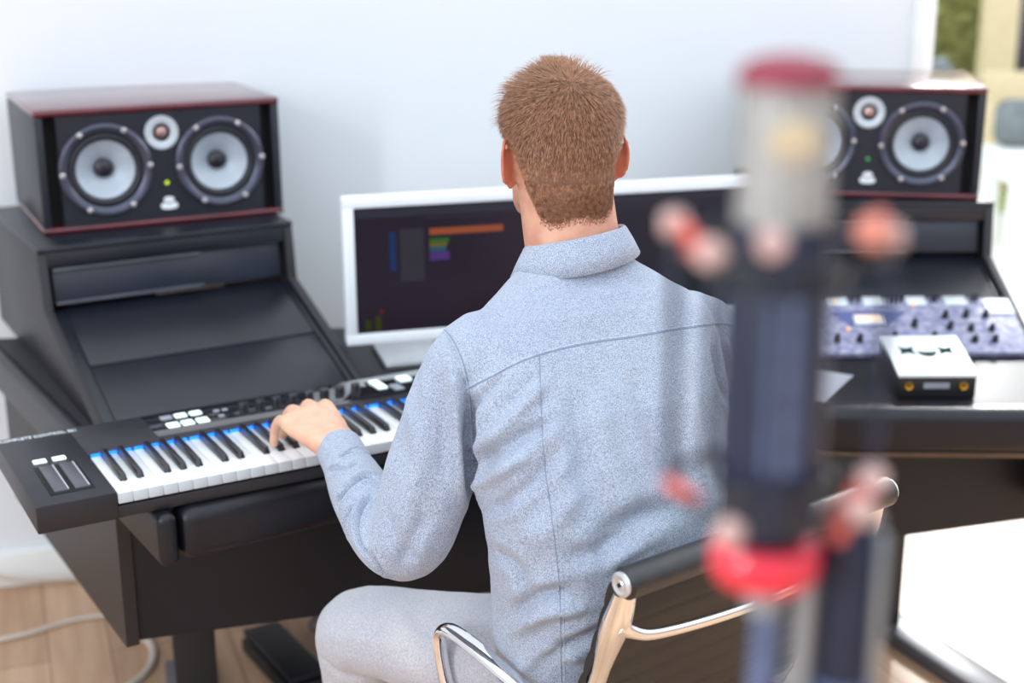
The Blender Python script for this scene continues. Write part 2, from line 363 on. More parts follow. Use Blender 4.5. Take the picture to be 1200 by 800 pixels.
def leafy(name, x0, x1, y0, y1, z0, z1, n, seed, size=0.06):
    r = random.Random(seed); bm = bmesh.new()
    add_box(bm, x0+.06, x1-.06, y0+.06, y1-.06, z0, z1-.06)
    for i in range(n):
        f = r.random()
        if f < .6: p = V(r.uniform(x0, x1), y0+r.uniform(-.04, .08), r.uniform(z0, z1))
        elif f < .8: p = V(x0+r.uniform(-.04, .08), r.uniform(y0, y1), r.uniform(z0, z1))
        else: p = V(r.uniform(x0, x1), r.uniform(y0, y1), z1+r.uniform(-.05, .08))
        a = V(r.gauss(0, 1), r.gauss(0, 1), r.gauss(0, 1)).normalized()*size*r.uniform(.5, 1.2); c = a.orthogonal()*r.uniform(.3, .6)
        bm.faces.new([bm.verts.new(p-a), bm.verts.new(p+c), bm.verts.new(p+a), bm.verts.new(p-c)])
    return bm
hedge = obj('hedge', leafy('hedge', 2.0, 7.2, 10.3, 11.0, -0.02, 2.2, 9000, 5), 'hedge', smooth=False)
tag(hedge, 'tall clipped olive green hedge behind the garden bench', 'hedge')
sh = thing('garden_house', 'cream garden house with a dark window, beyond the terrace at right', 'garden house', (3.13, 9.1, -0.02))
obj('corner_post', box(-0.17, 0.02, -0.1, 0.08, 0, 2.6, 0.008), 'creamwood', sh)
obj('wall', box(0.02, 3.0, 0.0, 0.7, 0, 0.70, 0.008), 'creamwood', sh)
fwn = obj('window', box(0.02, 2.9, -0.02, 0.05, 0.69, 2.5, 0.006), 'creamwood', sh)
obj('pane', box(0.04, 1.05, -0.035, -0.022, 0.73, 2.42), 'outglass', fwn)
obj('roof', box(-0.3, 3.2, -0.4, 0.8, 2.6, 2.7, 0.02), 'outwhite', sh)
ra = thing('garden_rail', 'pale cream timber rail running behind the garden bench', 'railing', (2.72, 8.35, -0.02))
obj('top_rail', box(0, 3.4, -0.04, 0.04, 0.68, 0.84, 0.01), 'creamwood', ra)
for i in range(4): obj('post', box(0.02+i*1.1, 0.10+i*1.1, -0.035, 0.035, 0, 0.685, 0.006), 'creamwood', ra)
be = thing('garden_bench', 'white garden bench with grey cushions out on the terrace', 'bench', (2.52, 7.1, -0.02))
obj('seat', box(0, 1.7, 0, 0.55, 0.40, 0.53, 0.012), 'outwhite', be)
for (x, y) in ((0.02, 0.02), (1.6, 0.02), (0.02, 0.46), (1.6, 0.46)): obj('leg', box(x, x+.08, y, y+.07, 0, 0.405, 0.006), 'outwhite', be)
for i in range(2):
    obj('back_cushion', box(0.04+i*.82, 0.82+i*.82, 0.36, 0.52, 0.535, 0.78, 0.07, 4), 'outgrey', be)
gc = thing('garden_chair', 'round-backed grey garden chair beyond the right loudspeaker', 'garden chair', (2.27, 8.35, -0.02))
obj('shell', lathe([(.30, .36), (.34, .42), (.36, .60), (.33, .80), (.24, .92), (.20, .93), (.30, .80), (.33, .60), (.30, .43), (0, .40), (0, .36)], n=36), 'outgrey', gc)
for k in range(4):
    a = R(45+90*k); obj('leg', cyl((.22*cos(a), .22*sin(a), .37), (.28*cos(a), .28*sin(a), 0), .014, .012, 12), 'outwhite', gc)

# ------------------------------------------------------------------ studio desk
UL, NL = V(.843, .537, 0), V(-.537, .843, 0)
F = V(-.572, 2.118, 0); A1 = F+UL*.52; B1 = V(.60, 2.63, 0); BR = V(1.185, 2.61, 0); BR2 = V(1.205, 3.86, 0); BL = F+NL*1.24
DZ = .745
desk = thing('studio_desk', 'black three-section studio desk with padded front edge and panelled base', 'desk', (0.1, 2.9, 0))
dl = V(0.1, 2.9, 0)
def dpt(p): return (p.x-dl.x, p.y-dl.y)
inset = .05
Fi = F+UL*.03+NL*inset
Ai = A1+V(-.17, .985, 0)*.055; Bi = B1+V(-.03, 1, 0)*.055; BRi = BR+V(-.0, .055, 0)
obj('left_wing_top', prism([dpt(Fi), dpt(Ai), dpt(V(.02, 3.30, 0)), dpt(BL+UL*.03)], .715, DZ, 'z', .003), 'desk', desk)
obj('centre_top', prism([dpt(Ai+V(.002, 0, 0)), dpt(Bi), dpt(V(.56, 3.60, 0)), dpt(V(.022, 3.30, 0))], .715, DZ, 'z', .003), 'desk', desk)
obj('right_wing_top', prism([dpt(Bi+V(.002, 0, 0)), dpt(BRi), dpt(BR2), dpt(V(.562, 3.68, 0))], .715, DZ, 'z', .003), 'desk', desk)
# padded armrest: rounded section swept along the front, then the side rail
def pad(p0, p1, w_=.075, z0=.66, z1=.752, bev=.024):
    d = (p1-p0); L = d.length; d.normalize()
    bm = bmesh.new(); add_box(bm, 0, L, 0, w_, z0, z1, bev, 4)
    bmesh.ops.transform(bm, matrix=Matrix.Translation(p0-dl) @ Matrix.Rotation(math.atan2(d.y, d.x), 4, 'Z'), verts=bm.verts); return bm
obj('armrest_pad', pad(F+UL*.038, A1), 'leather', desk)
obj('armrest_pad', pad(A1, B1), 'leather', desk)
obj('armrest_pad', pad(B1, BR), 'leather', desk)
bm = pad(BL, F, .034, bev=.014); obj('side_pad', bm, 'leather', desk)
# brown banding below the left corner pad
obj('edge_band', pad(BL+UL*.02, F+UL*.02+NL*.03, .010, .655, .662, .002), 'edge', desk)
obj('edge_band', pad(B1+V(0, .012, 0), BR+V(0, .012, 0), .012, .650, .661, .002), 'edge', desk)
obj('apron', pad(B1+V(0, .02, 0), BR+V(0, .02, 0), .02, .66, .72, .002), 'deskside', desk)
# base: one straight front panel, side panels
PF0, PF1 = V(-.69, 2.345, 0), V(1.15, 2.885, 0)
obj('front_panel', pad(PF0, PF1, .022, .41, .716, .002), 'desk', desk)
def side_panel(p0, p1, zb0, zb1):
    d = (p1-p0); L = d.length; d.normalize(); bm = bmesh.new()
    add_prism(bm, [(0, zb0), (L, zb1), (L, .716), (0, .716)], -.012, .012, 'y')
    bmesh.ops.transform(bm, matrix=Matrix.Translation(p0-dl) @ Matrix.Rotation(math.atan2(d.y, d.x), 4, 'Z'), verts=bm.verts); return bm
obj('side_panel', side_panel(PF0+V(-.004, -.01, 0), PF0+NL*.82, .405, .41), 'deskside', desk)
obj('side_panel', side_panel(V(1.155, 2.80, 0), V(1.17, 3.70, 0), .46, .46), 'deskside', desk)
obj('back_panel', pad(V(-1.05, 3.08, 0), V(1.15, 3.72, 0), .022, .41, .716, .002), 'deskside', desk)
for (px_, py_) in ((-.655, 2.62), (.935, 3.14)):
    o = obj('post', box(-.042, .042, -.042, .042, .02, .43, .004), 'black', desk, loc=(px_-dl.x-(.05 if px_ > 0 else 0), py_-dl.y, 0), rotz=R(15.6))
    o = obj('foot_bar', box(-.06, .034, -.36, .36, 0.0, .035, .008), 'strip', desk, loc=(px_-dl.x, py_-dl.y, 0), rotz=R(15.6) if px_ < 0 else R(25))

# ------------------------------------------------------------------ rack turrets
TW, T1, ZA, T2, ZB, TD = .568, .376, .138, .393, .262, .895
def turret(name, label, loc, yaw, W_, seam=True):
    t = thing(name, label, 'rack cabinet', (*loc, .7455), yaw)
    prof = [(-.012, 0), (T1-.012, ZA+.006), (T2-.012, ZB), (TD, ZB), (TD, 0)]
    for a in (0, W_-.02): obj('side_panel', prism(prof, a, a+.02, 'x', .002), 'turretside', t)
    obj('top_panel', box(0, W_, T2-.016, TD, ZB, ZB+.012, .003), 'turret', t)
    b = bmesh.new(); add_box(b, .02, W_-.02, T2-.012, T2+.01, ZB-.034, ZB, .002); obj('top_rail', b, 'turret', t)
    # blank panel between top rail and slope
    b = bmesh.new()
    add_prism(b, [(T1+.006, ZA+.012), (T1+.018, ZB-.036), (T1+.03, ZB-.036), (T1+.018, ZA+.008)], .03, W_-.03, 'x', .001)
    obj('blank_panel', b, 'blank', t)
    for zz, xx in ((ZA+.012, .0), (ZB-.042, .012)):
        obj('metal_rail', box(.03, W_*.62, T1+xx-.006, T1+xx+.004, zz, zz+.006, .001), 'rail', t)
    sl = (ZA)/T1
    n = V(0, -sl, 1).normalized()
    def slab(t0, t1, x0, x1, off):
        b = bmesh.new()
        add_prism(b, [(t0, t0*sl-off-.012), (t1, t1*sl-off-.012), (t1, t1*sl-off), (t0, t0*sl-off)], x0, x1, 'x', .001); return b
    obj('slope_panel', slab(.002, T1*.48, .045, W_-.035, .004), 'turret', t)
    obj('slope_panel', slab(T1*.49, T1+.012, .045, W_-.035, .002), 'turret', t)
    obj('slope_rail', slab(.002, T1, .02, .043, .001), 'turret', t); obj('slope_rail', slab(.002, T1, W_-.033, W_-.02, .001), 'turret', t)
    obj('back_panel', box(.02, W_-.02, TD-.015, TD-.002, 0, ZB), 'turret', t)
    return t
turret('rack_cabinet', 'empty black sloped rack cabinet under the left loudspeaker', (-.804, 2.572), .52, TW)
turret('rack_cabinet', 'black sloped rack cabinet under the right loudspeaker, holding the purple processor', (.622, 2.992), .01, .545)

# ------------------------------------------------------------------ loudspeakers
SW, SH_, SD = .543, .270, .405
def driver(t, cx, cz):
    d = thing('woofer', None, None); d.parent = t; d.location = (cx, 0, cz); del_ = d
    ax = (0, -1, 0)
    obj('mounting_ring', lathe([(.082, -.004), (.082, .004), (.088, .009), (.096, .010), (.101, .006), (.102, -.004)], (0, 0, 0), ax, 64, True), 'ring', d)
    obj('surround', lathe([(.064, -.004), (.067, .002), (.073, .005), (.079, .003), (.083, -.004), (.083, -.012), (.064, -.012)], (0, 0, 0), ax, 64, True), 'surround', d)
    obj('cone', lathe([(.066, -.003), (.045, -.016), (.020, -.030), (.018, -.032)], (0, 0, 0), ax, 64), 'cone', d)
    obj('dust_cap', lathe([(.0215, -.028), (.019, -.019), (.012, -.014), (0, -.012)], (0, 0, 0), ax, 32), 'cap', d)
    for k in range(6):
        a = R(60*k+3)
        obj('screw', lathe([(.0058, .008), (.0058, .0125), (.004, .014), (0, .014)], (cos(a)*.095, 0, sin(a)*.095), ax, 12), 'screw', d)
    return d
def speaker(label, loc, yaw, led):
    t = thing('loudspeaker', label, 'speaker', loc, yaw)
    h = SW/2
    # lacquered top and bottom with rounded edges, dark sides
    obj('top_panel', box(-h, h, -.006, SD, SH_-.016, SH_, .007, 3), 'red', t)
    obj('bottom_panel', box(-h, h, -.004, SD, 0, .014, .006, 3), 'red', t)
    obj('side_panel', box(-h+.002, -h+.020, -.001, SD-.002, .013, SH_-.015, .003), 'spkside', t)
    obj('side_panel', box(h-.020, h-.002, -.001, SD-.002, .013, SH_-.015, .003), 'spkside', t)
    obj('back_panel', box(-h+.02, h-.02, SD-.02, SD-.004, .013, SH_-.015), 'spkside', t)
    bm = bmesh.new()
    # baffle with real holes for the drivers: ring-shaped front made from a grid around circular openings
    holes = [(-.127, .133, .083), (.127, .133, .083), (0, .206, .036)]
    N = 96
    def cell(x0, x1, z0, z1, c, r):
        vin = []; vout = []
        for i in range(N):
            a = 2*pi*i/N; dx, dz = cos(a), sin(a)
            tx = ((x1-c[0])/dx if dx > 1e-9 else (x0-c[0])/dx if dx < -1e-9 else 1e9); tz = ((z1-c[1])/dz if dz > 1e-9 else (z0-c[1])/dz if dz < -1e-9 else 1e9)
            k = min(tx, tz); vout.append(bm.verts.new((c[0]+dx*k, 0, c[1]+dz*k))); vin.append(bm.verts.new((c[0]+dx*r, 0, c[1]+dz*r)))
        vback = [bm.verts.new((v.co.x, .035, v.co.z)) for v in vin]
        for i in range(N):
            j = (i+1) % N
            bm.faces.new([vout[i], vout[j], vin[j], vin[i]]); bm.faces.new([vin[i], vin[j], vback[j], vback[i]])
        bm.faces.new(vback)
    zt, zb = SH_-.015, .013
    cell(-h+.045, -.043, zb, zt, holes[0][:2], holes[0][2]); cell(.043, h-.045, zb, zt, holes[1][:2], holes[1][2])
    cell(-.043, .043, .160, zt, holes[2][:2], holes[2][2])
    bm.faces.new([bm.verts.new(p) for p in ((-.043, 0, zb), (.043, 0, zb), (.043, 0, .160), (-.043, 0, .160))])
    bmesh.ops.remove_doubles(bm, verts=bm.verts, dist=1e-5); bmesh.ops.recalc_face_normals(bm, faces=bm.faces)
    obj('baffle', bm, 'baffle', t)
    for s in (-1, 1):
        x0, x1 = sorted((s*(h-.020), s*(h-.045)))
        obj('port', box(x0, x1, .03, .05, zb, zt), 'slot', t)
        obj('port_lip', box(min(s*(h-.045), s*(h-.048)), max(s*(h-.045), s*(h-.048)), .0, .045, zb, zt), 'baffle', t)
    driver(t, -.127, .133); driver(t, .127, .133)
    tw = thing('tweeter', None, None); tw.parent = t; tw.location = (0, 0, .206)
    obj('face_plate', lathe([(.018, -.006), (.021, .001), (.026, .003), (.036, .003), (.038, 0), (.038, -.003)], (0, 0, 0), (0, -1, 0), 48), 'twring', tw)
    obj('dome_ring', lathe([(.0185, -.008), (.0185, -.001), (.015, 0), (.014, -.004)], (0, 0, 0), (0, -1, 0), 40), 'surround', tw)
    obj('dome', lathe([(.0145, -.006), (.012, -.001), (.006, .002), (0, .003)], (0, 0, 0), (0, -1, 0), 32), 'copper', tw)
    obj('status_light', lathe([(.0045, -.001), (.0045, .002), (.003, .003), (0, .003)], (.004, 0, .094), (0, -1, 0), 16), led, t)
    b = bmesh.new()
    for (x, z, rx, rz) in ((0, .056, .012, .0065), (-.010, .042, .009, .0075), (.010, .042, .009, .0075), (0, .040, .012, .0065)):
        add_lathe(b, [(1, 0), (1, .0008), (0, .0012)], (0, 0, 0), (0, -1, 0), 20)
        bmesh.ops.transform(b, matrix=Matrix.Translation((x+.006, 0, z)) @ Matrix.Diagonal((rx, 1, rz, 1)), verts=b.verts[-41:])
        b.verts.ensure_lookup_table()
    obj('badge', b, 'logo', t)
    return t
speaker('left two-woofer loudspeaker with dark red top, yellow-green light', (-.774, 3.151, .7455+ZB+.0125), .461, 'ledy')
speaker('right two-woofer loudspeaker with dark red top, partly behind the microphone', (.863, 3.441, .7455+ZB+.0125), -.173, 'ledg')
# ------------------------------------------------------------------ monitors
MY = R(15.3)
def monitor(label, loc, bits, scr, W_=.495, H_=.322):
    t = thing('monitor', label, 'monitor', loc, MY)
    b = bmesh.new(); fr = .024
    add_box(b, 0, W_, .004, .030, 0, H_, .004)
    for a in ((0, W_, 0, fr), (0, W_, H_-fr, H_), (0, fr, fr-.002, H_-fr+.002), (W_-fr, W_, fr-.002, H_-fr+.002)): add_box(b, a[0], a[1], -.004, .010, a[2], a[3], .003)
    fo = obj('frame', b, 'monwhite', t)
    s = obj('screen', box(fr-.003, W_-fr+.003, .0005, .0036, fr-.003, H_-fr+.003), scr, t)
    ox, oz = fr, H_-fr
    for (x0, x1, y0, y1, col, e) in bits:
        m = mat('screen_colour', tuple(c*.2 for c in col), .3, emit=col, estr=e*.42, spec=.2)
        obj('screen_graphic', box(ox+x0, ox+x1, -.0003, .0004, oz-y1, oz-y0), m, s)
    zf = -(loc[2]-DZ)+.0005
    obj('stand_neck', box(W_/2-.05, W_/2+.05, .030, .042, zf+.01, .14, .003), 'alu', t)
    obj('stand_base', box(W_/2-.17, W_/2+.13, -.03, .15, zf, zf+.012, .004), 'alu', t)
    return t
monL = [(.162, .325, .052, .066, (.50, .12, .05), .55), (.162, .205, .074, .083, (.05, .16, .03), .7), (.162, .200, .084, .092, (.22, .17, .03), .6), (.162, .198, .093, .102, (.03, .14, .22), .6),
        (.162, .205, .104, .122, (.12, .05, .26), .6), (.075, .088, .055, .14, (.02, .05, .16), .6), (.098, .150, .050, .165, (.06, .055, .075), .5), (.006, .44, .004, .022, (.05, .05, .075), .6),
        (.155, .44, .026, .030, (.05, .04, .06), .5), (.05, .058, .225, .232, (.25, .03, .02), .5), (.018, .030, .245, .268, (.05, .08, .01), .5), (.04, .052, .238, .268, (.07, .08, .01), .5)]
monR = [(.006, .44, .004, .018, (.05, .05, .08), .5), (.02, .20, .04, .25, (.035, .035, .06), .45), (.22, .43, .04, .12, (.03, .035, .065), .45), (.22, .43, .14, .25, (.03, .04, .05), .4)]
MP = V(-.355, 2.932, .797)
monitor('left white-framed monitor showing an orange bar on a dark screen', tuple(MP), monL, 'screen')
q = rotpt((.499, 0), MY)
monitor('right white-framed monitor behind the microphone and the shoulder', (MP.x+q[0], MP.y+q[1], MP.z), monR, 'screen2')

# ------------------------------------------------------------------ keyboard
KZ = .80
kb = thing('midi_keyboard', 'long black midi keyboard with blue lights above its white keys', 'keyboard', (-.743, 2.050, DZ+.008), .511)
kz = KZ-(DZ+.008)                      # local height of top surface
k0, kp, NW = .128, .0247, 36
KL = k0+NW*kp+.022; KD = .343; kt = .183
b = bmesh.new()
add_box(b, 0, k0-.001, 0, KD, -.006+.006, kz, .003); add_box(b, k0+NW*kp+.001, KL, 0, KD, 0, kz, .003)
add_box(b, k0-.002, k0+NW*kp+.002, kt+.008, KD, 0, kz, .003)
add_box(b, k0-.002, k0+NW*kp+.002, .004, kt+.01, 0, kz-.026, .002)
obj('case', b, 'kbd', kb)
obj('control_panel', box(.255, KL-.03, .215, KD-.004, kz-.001, kz+.0012, .0005), 'kbdgloss', kb)
b = bmesh.new(); m = bmesh.new()
b1 = bmesh.new()
blk = [i for i in range(NW-1) if i % 7 in (0, 1, 3, 4, 5)]
off = {0: .93, 1: 2.07, 3: 3.90, 4: 5.0, 5: 6.10}
for i in range(NW):
    x0, x1 = k0+i*kp+.0005, k0+(i+1)*kp-.0005
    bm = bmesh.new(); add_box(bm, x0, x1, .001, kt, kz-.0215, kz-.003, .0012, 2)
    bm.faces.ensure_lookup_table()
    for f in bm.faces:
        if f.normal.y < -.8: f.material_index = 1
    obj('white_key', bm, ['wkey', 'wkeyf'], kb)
    obj('key_light', box(x0+.002, x1-.002, kt+.0005, kt+.0075, kz-.010, kz-.0005), 'cyan', kb)
for i in blk:
    xc = k0+((i//7)*7+off[i % 7])*kp; w_ = .0062
    bm = bmesh.new()
    add_prism(bm, [(.049, kz-.004), (.056, kz+.008), (kt, kz+.0095), (kt, kz-.004)], xc-w_, xc+w_, 'x', .0014)
    for v in bm.verts:
        if v.co.z > kz+.004: v.co.x = xc+(v.co.x-xc)*.78
    obj('black_key', bm, 'bkey', kb)
    obj('key_light', box(xc-.0045, xc+.0045, kt+.0002, kt+.0082, kz-.004, kz+.002), 'blue', kb)
for x in (.284, .311, .339): obj('button', box(x, x+.022, .248, .272, kz, kz+.004, .002), 'btn', kb)
for x in (.284, .311, .339): obj('button', box(x, x+.022, .296, .314, kz, kz+.004, .002), 'btn' if x > .3 else 'btng', kb)
for (x, y) in ((.382, .292), (.398, .292), (.382, .262)): obj('button', box(x, x+.011, y, y+.010, kz, kz+.003, .0015), 'btng', kb)
for i in range(8):
    x = .434+i*.0322
    obj('knob', lathe([(.0095, 0), (.0095, .014), (.0085, .0165), (0, .017)], (x, .277, kz), n=24), 'knob', kb)
obj('display_panel', box(.520, .690, .232, .325, kz+.0012, kz+.0018, .0002), 'kbdgloss', kb)
obj('button', box(.702, .722, .262, .316, kz, kz+.004, .002), 'btn', kb)
obj('button', box(.728, .748, .240, .275, kz, kz+.004, .002), 'btng', kb)
obj('button', box(.760, .785, .285, .315, kz, kz+.004, .002), 'btn', kb)
obj('strip_well', box(.031, .102, .036, .172, kz-.001, kz+.0008, .0003), 'slot', kb)
for x in (.039, .072):
    st = obj('touch_strip', box(x, x+.024, .044, .166, kz, kz+.0035, .001), 'strip', kb)
    obj('strip_edge', box(x+.0215, x+.0235, .046, .164, kz+.0032, kz+.004), 'stripedge', st)
for x in (.036, .068): obj('button', box(x, x+.022, .187, .204, kz, kz+.003, .002), 'btn', kb)
tx = text_bm('KOMPLETE KONTROL S61', .0105, .0003)
xs = [v.co.x for v in tx.verts]; wd = max(xs)-min(xs)
bmesh.ops.transform(tx, matrix=Matrix.Translation((.004, .322, kz+.0004)) @ Matrix.Diagonal((.132/wd, 1.6, 1, 1)), verts=tx.verts)
obj('lettering', tx, 'logo', kb, smooth=False)
for (x, y) in ((.2, .06), (KL-.04, .06), (.25, .3), (KL-.04, .3)):
    obj('foot', cyl((x, y, -.0078), (x, y, .001), .012), 'surround', kb)

# ------------------------------------------------------------------ purple processor on the right cabinet
sl = ZA/T1; ang = math.atan(sl)
pr = thing('rack_processor', 'purple-grey rack processor with rows of black knobs and a cream meter', 'audio processor', (.622, 2.992, .7455), .01)
XO = -.023
def on_slope(bm, s, t, h=.0):   # place geometry modelled around origin (x right, y up the slope, z out of it)
    bmesh.ops.transform(bm, matrix=Matrix.Translation((s+XO, t, t*sl+h)) @ Matrix.Rotation(ang, 4, 'X'), verts=bm.verts); return bm
obj('face_panel', on_slope(box(-.262, .246, -.004, .205, 0, .014, .002), .303, 0, .002), 'purple', pr)
HP = .017
obj('meter_field', on_slope(prism([(-.05, .0), (.03, .0), (.09, .055), (-.09, .055)], 0, .0012, 'z'), .215, .088, HP), 'purple2', pr)
mt = obj('meter', on_slope(box(-.034, .034, -.018, .018, 0, .004, .002), .210, .107, HP), 'silver', pr)
obj('meter_face', on_slope(box(-.029, .029, -.010, .014, .004, .0048), .210, .107, HP), 'vu', mt)
for (a, c) in ((.123, .175), (.212, .259), (.311, .357), (.399, .450)):
    obj('name_plate', on_slope(box(0, c-a, 0, .034, 0, .003, .001), a, .160, HP), 'silver', pr)
obj('name_plate', on_slope(box(0, .062, 0, .056, 0, .003, .012, 4), .487, .126, HP), 'logo', pr)
for s in (.186, .2, .275, .287, .299, .372, .381, .464, .474):
    obj('toggle', on_slope(cyl((0, 0, 0), (0, 0, .020), .004, .003, 12), s, .176, HP), 'kknob', pr)
for (s, t) in ((.122, .035), (.173, .034), (.308, .087), (.386, .117), (.433, .119), (.478, .119), (.431, .07), (.478, .07), (.429, .031), (.474, .031), (.386, .077), (.25, .04), (.34, .04)):
    obj('knob', on_slope(lathe([(.0085, 0), (.0085, .004), (.0065, .005), (.0058, .018), (0, .0185)], n=20), s, t, HP), 'kknob', pr)
for (s, t) in ((.144, .173), (.324, .158), (.156, .07)):
    obj('lamp', on_slope(lathe([(.004, 0), (.004, .003), (0, .005)], n=14), s, t, HP+.003), 'amber', pr)
# ------------------------------------------------------------------ audio interface
ai = thing('audio_interface', 'small desktop audio interface with white top and two gold sockets', 'audio interface', (.775, 2.715, .7457), 0)
bm = bmesh.new(); add_prism(bm, [(0, .0), (.16, 0), (.16, .076), (0, .044)], 0.002, .158, 'x', .004); obj('body', bm, 'black', ai)
til = math.atan(.032/.16)
def on_top(bm, h=0): bmesh.ops.transform(bm, matrix=Matrix.Translation((0, 0, .0450+h)) @ Matrix.Rotation(til, 4, 'X'), verts=bm.verts); return bm
tp = obj('top_plate', on_top(box(-.001, .161, -.003, .166, 0, .009, .003)), 'white', ai)
HT = .0092
for s in (-1, 1):
    pts = [(-.017, -.017), (0, -.010), (.017, -.017), (.012, 0), (.017, .017), (0, .010), (-.017, .017), (-.012, 0)]
    obj('window_cutout', on_top(prism([(x+.08+s*.040, y+.098) for x, y in pts], HT-.0003, HT+.0004, 'z')), 'green', tp)
arc = [(.08+.021*cos(a), .098+.026*sin(a)) for a in [R(200+140*i/16) for i in range(17)]]
arc2 = [(.08+.021*cos(a), .100+.009*sin(a)) for a in [R(340-140*i/16) for i in range(17)]]
obj('dial_edge', on_top(prism(arc+arc2, HT-.0003, HT+.0006, 'z')), 'green', tp)
for x in (.022, .132): obj('socket', lathe([(.003, .0), (.0035, .004), (.008, .005), (.0085, .001), (.0085, -.003)], (x, 0, .028), (0, -1, 0), 24), 'gold', ai)
obj('front_label', box(.052, .104, -.0009, .0006, .022, .034), 'btng', ai)
sheet = obj('paper_sheet', box(-.16, .16, -.1, .1, 0, .0012), 'paper', loc=(.535, 2.86, DZ+.0009), rotz=R(-30))
tag(sheet, 'sheet of pale paper on the desk behind the microphone, its corner showing', 'paper')

# ------------------------------------------------------------------ chair
CO = V(.353, 1.83, 0); CY = math.atan2(.593, .805)
ch = thing('office_chair', 'black ribbed swivel chair with polished aluminium frame, carrying the man', 'chair', tuple(CO), CY)
# local: x right, y forward, z up.  Back rest goes down and forward from the roller
RZ, HWc = .85, .262
def back_pt(z):            # y of the sling at height z
    u_ = (RZ-z); return .02+.30*u_+.25*u_*u_ if u_ < .40 else .18+.6*(u_-.40)
obj('head_roll', lathe([(0, -HWc), (.019, -HWc), (.0225, -HWc+.004), (.0225, HWc-.004), (.019, HWc), (0, HWc)], (0, 0, RZ), (1, 0, 0), 32), 'cleather', ch)
for s in (-1, 1):
    e = obj('roll_cap', lathe([(.0175, 0), (.0175, .004), (.013, .006), (.011, .005), (.007, .0045), (.005, .006), (0, .006)], (s*HWc, 0, RZ), (s, 0, 0), 32), 'alu', ch)
    obj('cap_screw', lathe([(.003, .005), (.003, .0075), (0, .0078)], (s*HWc, 0, RZ), (s, 0, 0), 12), 'slot', e)
# sling: back + seat as one ribbed sheet
path = [(back_pt(z), z) for z in np.linspace(RZ-.012, .50, 22)] + [(.185, .465), (.23, .445), (.30, .440), (.40, .445), (.50, .455), (.56, .450), (.585, .43)]
pp = catmull([V(0, a, c) for a, c in path], 6)
Ls = [0]
for a, c in zip(pp, pp[1:]): Ls.append(Ls[-1]+(c-a).length)
bm = bmesh.new(); rings = []
for i, p in enumerate(pp):
    t = (pp[min(i+1, len(pp)-1)]-pp[max(i-1, 0)]).normalized(); n = V(0, -t.z, t.y)
    if n.y > 0 and i < len(pp)*.6: n = -n
    if i >= len(pp)*.6 and n.z > 0: n = -n
    rib = .0035*abs(sin(pi*Ls[i]/.042))**.5
    o_ = p+n*rib; q_ = p-n*(.007+rib)
    rings.append([bm.verts.new((-HWc+.006, o_.y, o_.z)), bm.verts.new((HWc-.006, o_.y, o_.z)), bm.verts.new((HWc-.006, q_.y, q_.z)), bm.verts.new((-HWc+.006, q_.y, q_.z))])
for A, B in zip(rings, rings[1:]):
    for k in range(4): bm.faces.new([A[k], A[(k+1) % 4], B[(k+1) % 4], B[k]])
bm.faces.new(rings[0]); bm.faces.new(rings[-1][::-1]); bmesh.ops.recalc_face_normals(bm, faces=bm.faces)
obj('ribbed_sling', bm, 'cmesh', ch)
for s in (-1, 1):
    # cast side frame, wide flat bar behind the sling's edge
    pts = [V(s*(HWc-.014), back_pt(z)-.016, z) for z in (.832, .80, .76, .72, .66, .60, .54, .49)]+[V(s*(HWc-.014), .175, .445), V(s*(HWc-.014), .24, .424), V(s*(HWc-.014), .36, .424), V(s*(HWc-.014), .52, .434), V(s*(HWc-.014), .575, .420)]
    cp = catmull(pts, 5); rr = [.5+.5*0 for _ in cp]
    rad = []
    for i, p in enumerate(cp):
        f = abs(p.z-.775)/.05
        rad.append(.0165 if p.z > .50 else .013)
        if p.z > .70: rad[-1] = .0165+.010*math.exp(-f*f)
    obj('side_frame', tube(cp, rad, 14, flat=(1.0, .55), up=(0, 1, 0)), 'cast', ch)
    # armrest loop
    ap = [V(s*(HWc-.005), .095, .585), V(s*(HWc+.012), .15, .606), V(s*(HWc+.030), .22, .632), V(s*(HWc+.038), .29, .648), V(s*(HWc+.040), .345, .650), V(s*(HWc+.040), .372, .636), V(s*(HWc+.038), .376, .605), V(s*(HWc+.034), .366, .55), V(s*(HWc+.024), .345, .49), V(s*(HWc+.002), .325, .445), V(s*(HWc-.014), .32, .428)]
    obj('armrest', tube(catmull(ap, 6), .0125, 14, flat=(1.15, .7), up=(s*.2, .5, .85)), 'chrome', ch)
br = [V(-HWc+.014, back_pt(.775)-.018, .775), V(-HWc+.035, back_pt(.77)-.024, .762), V(-HWc+.07, back_pt(.76)-.034, .750), V(-.10, back_pt(.75)-.042, .742), V(0, back_pt(.75)-.045, .740), V(.10, back_pt(.75)-.042, .742), V(HWc-.07, back_pt(.76)-.034, .750), V(HWc-.035, back_pt(.77)-.024, .762), V(HWc-.014, back_pt(.775)-.018, .775)]
cb = catmull(br, 6); nn = len(cb)
obj('back_brace', tube(cb, [.0085+.010*(abs(i-nn/2)/(nn/2))**6 for i in range(nn)], 14, flat=(.75, 1.0), up=(0, 0, 1)), 'cast', ch)
obj('seat_brace', tube([V(-HWc+.014, .33, .424), V(-.1, .33, .405), V(.1, .33, .405), V(HWc-.014, .33, .424)], .012, 12), 'cast', ch)
obj('column', lathe([(.035, .10), (.035, .25), (.020, .255), (.020, .40), (.05, .405), (.05, .415)], (0, .33, 0), n=28), 'chrome', ch)
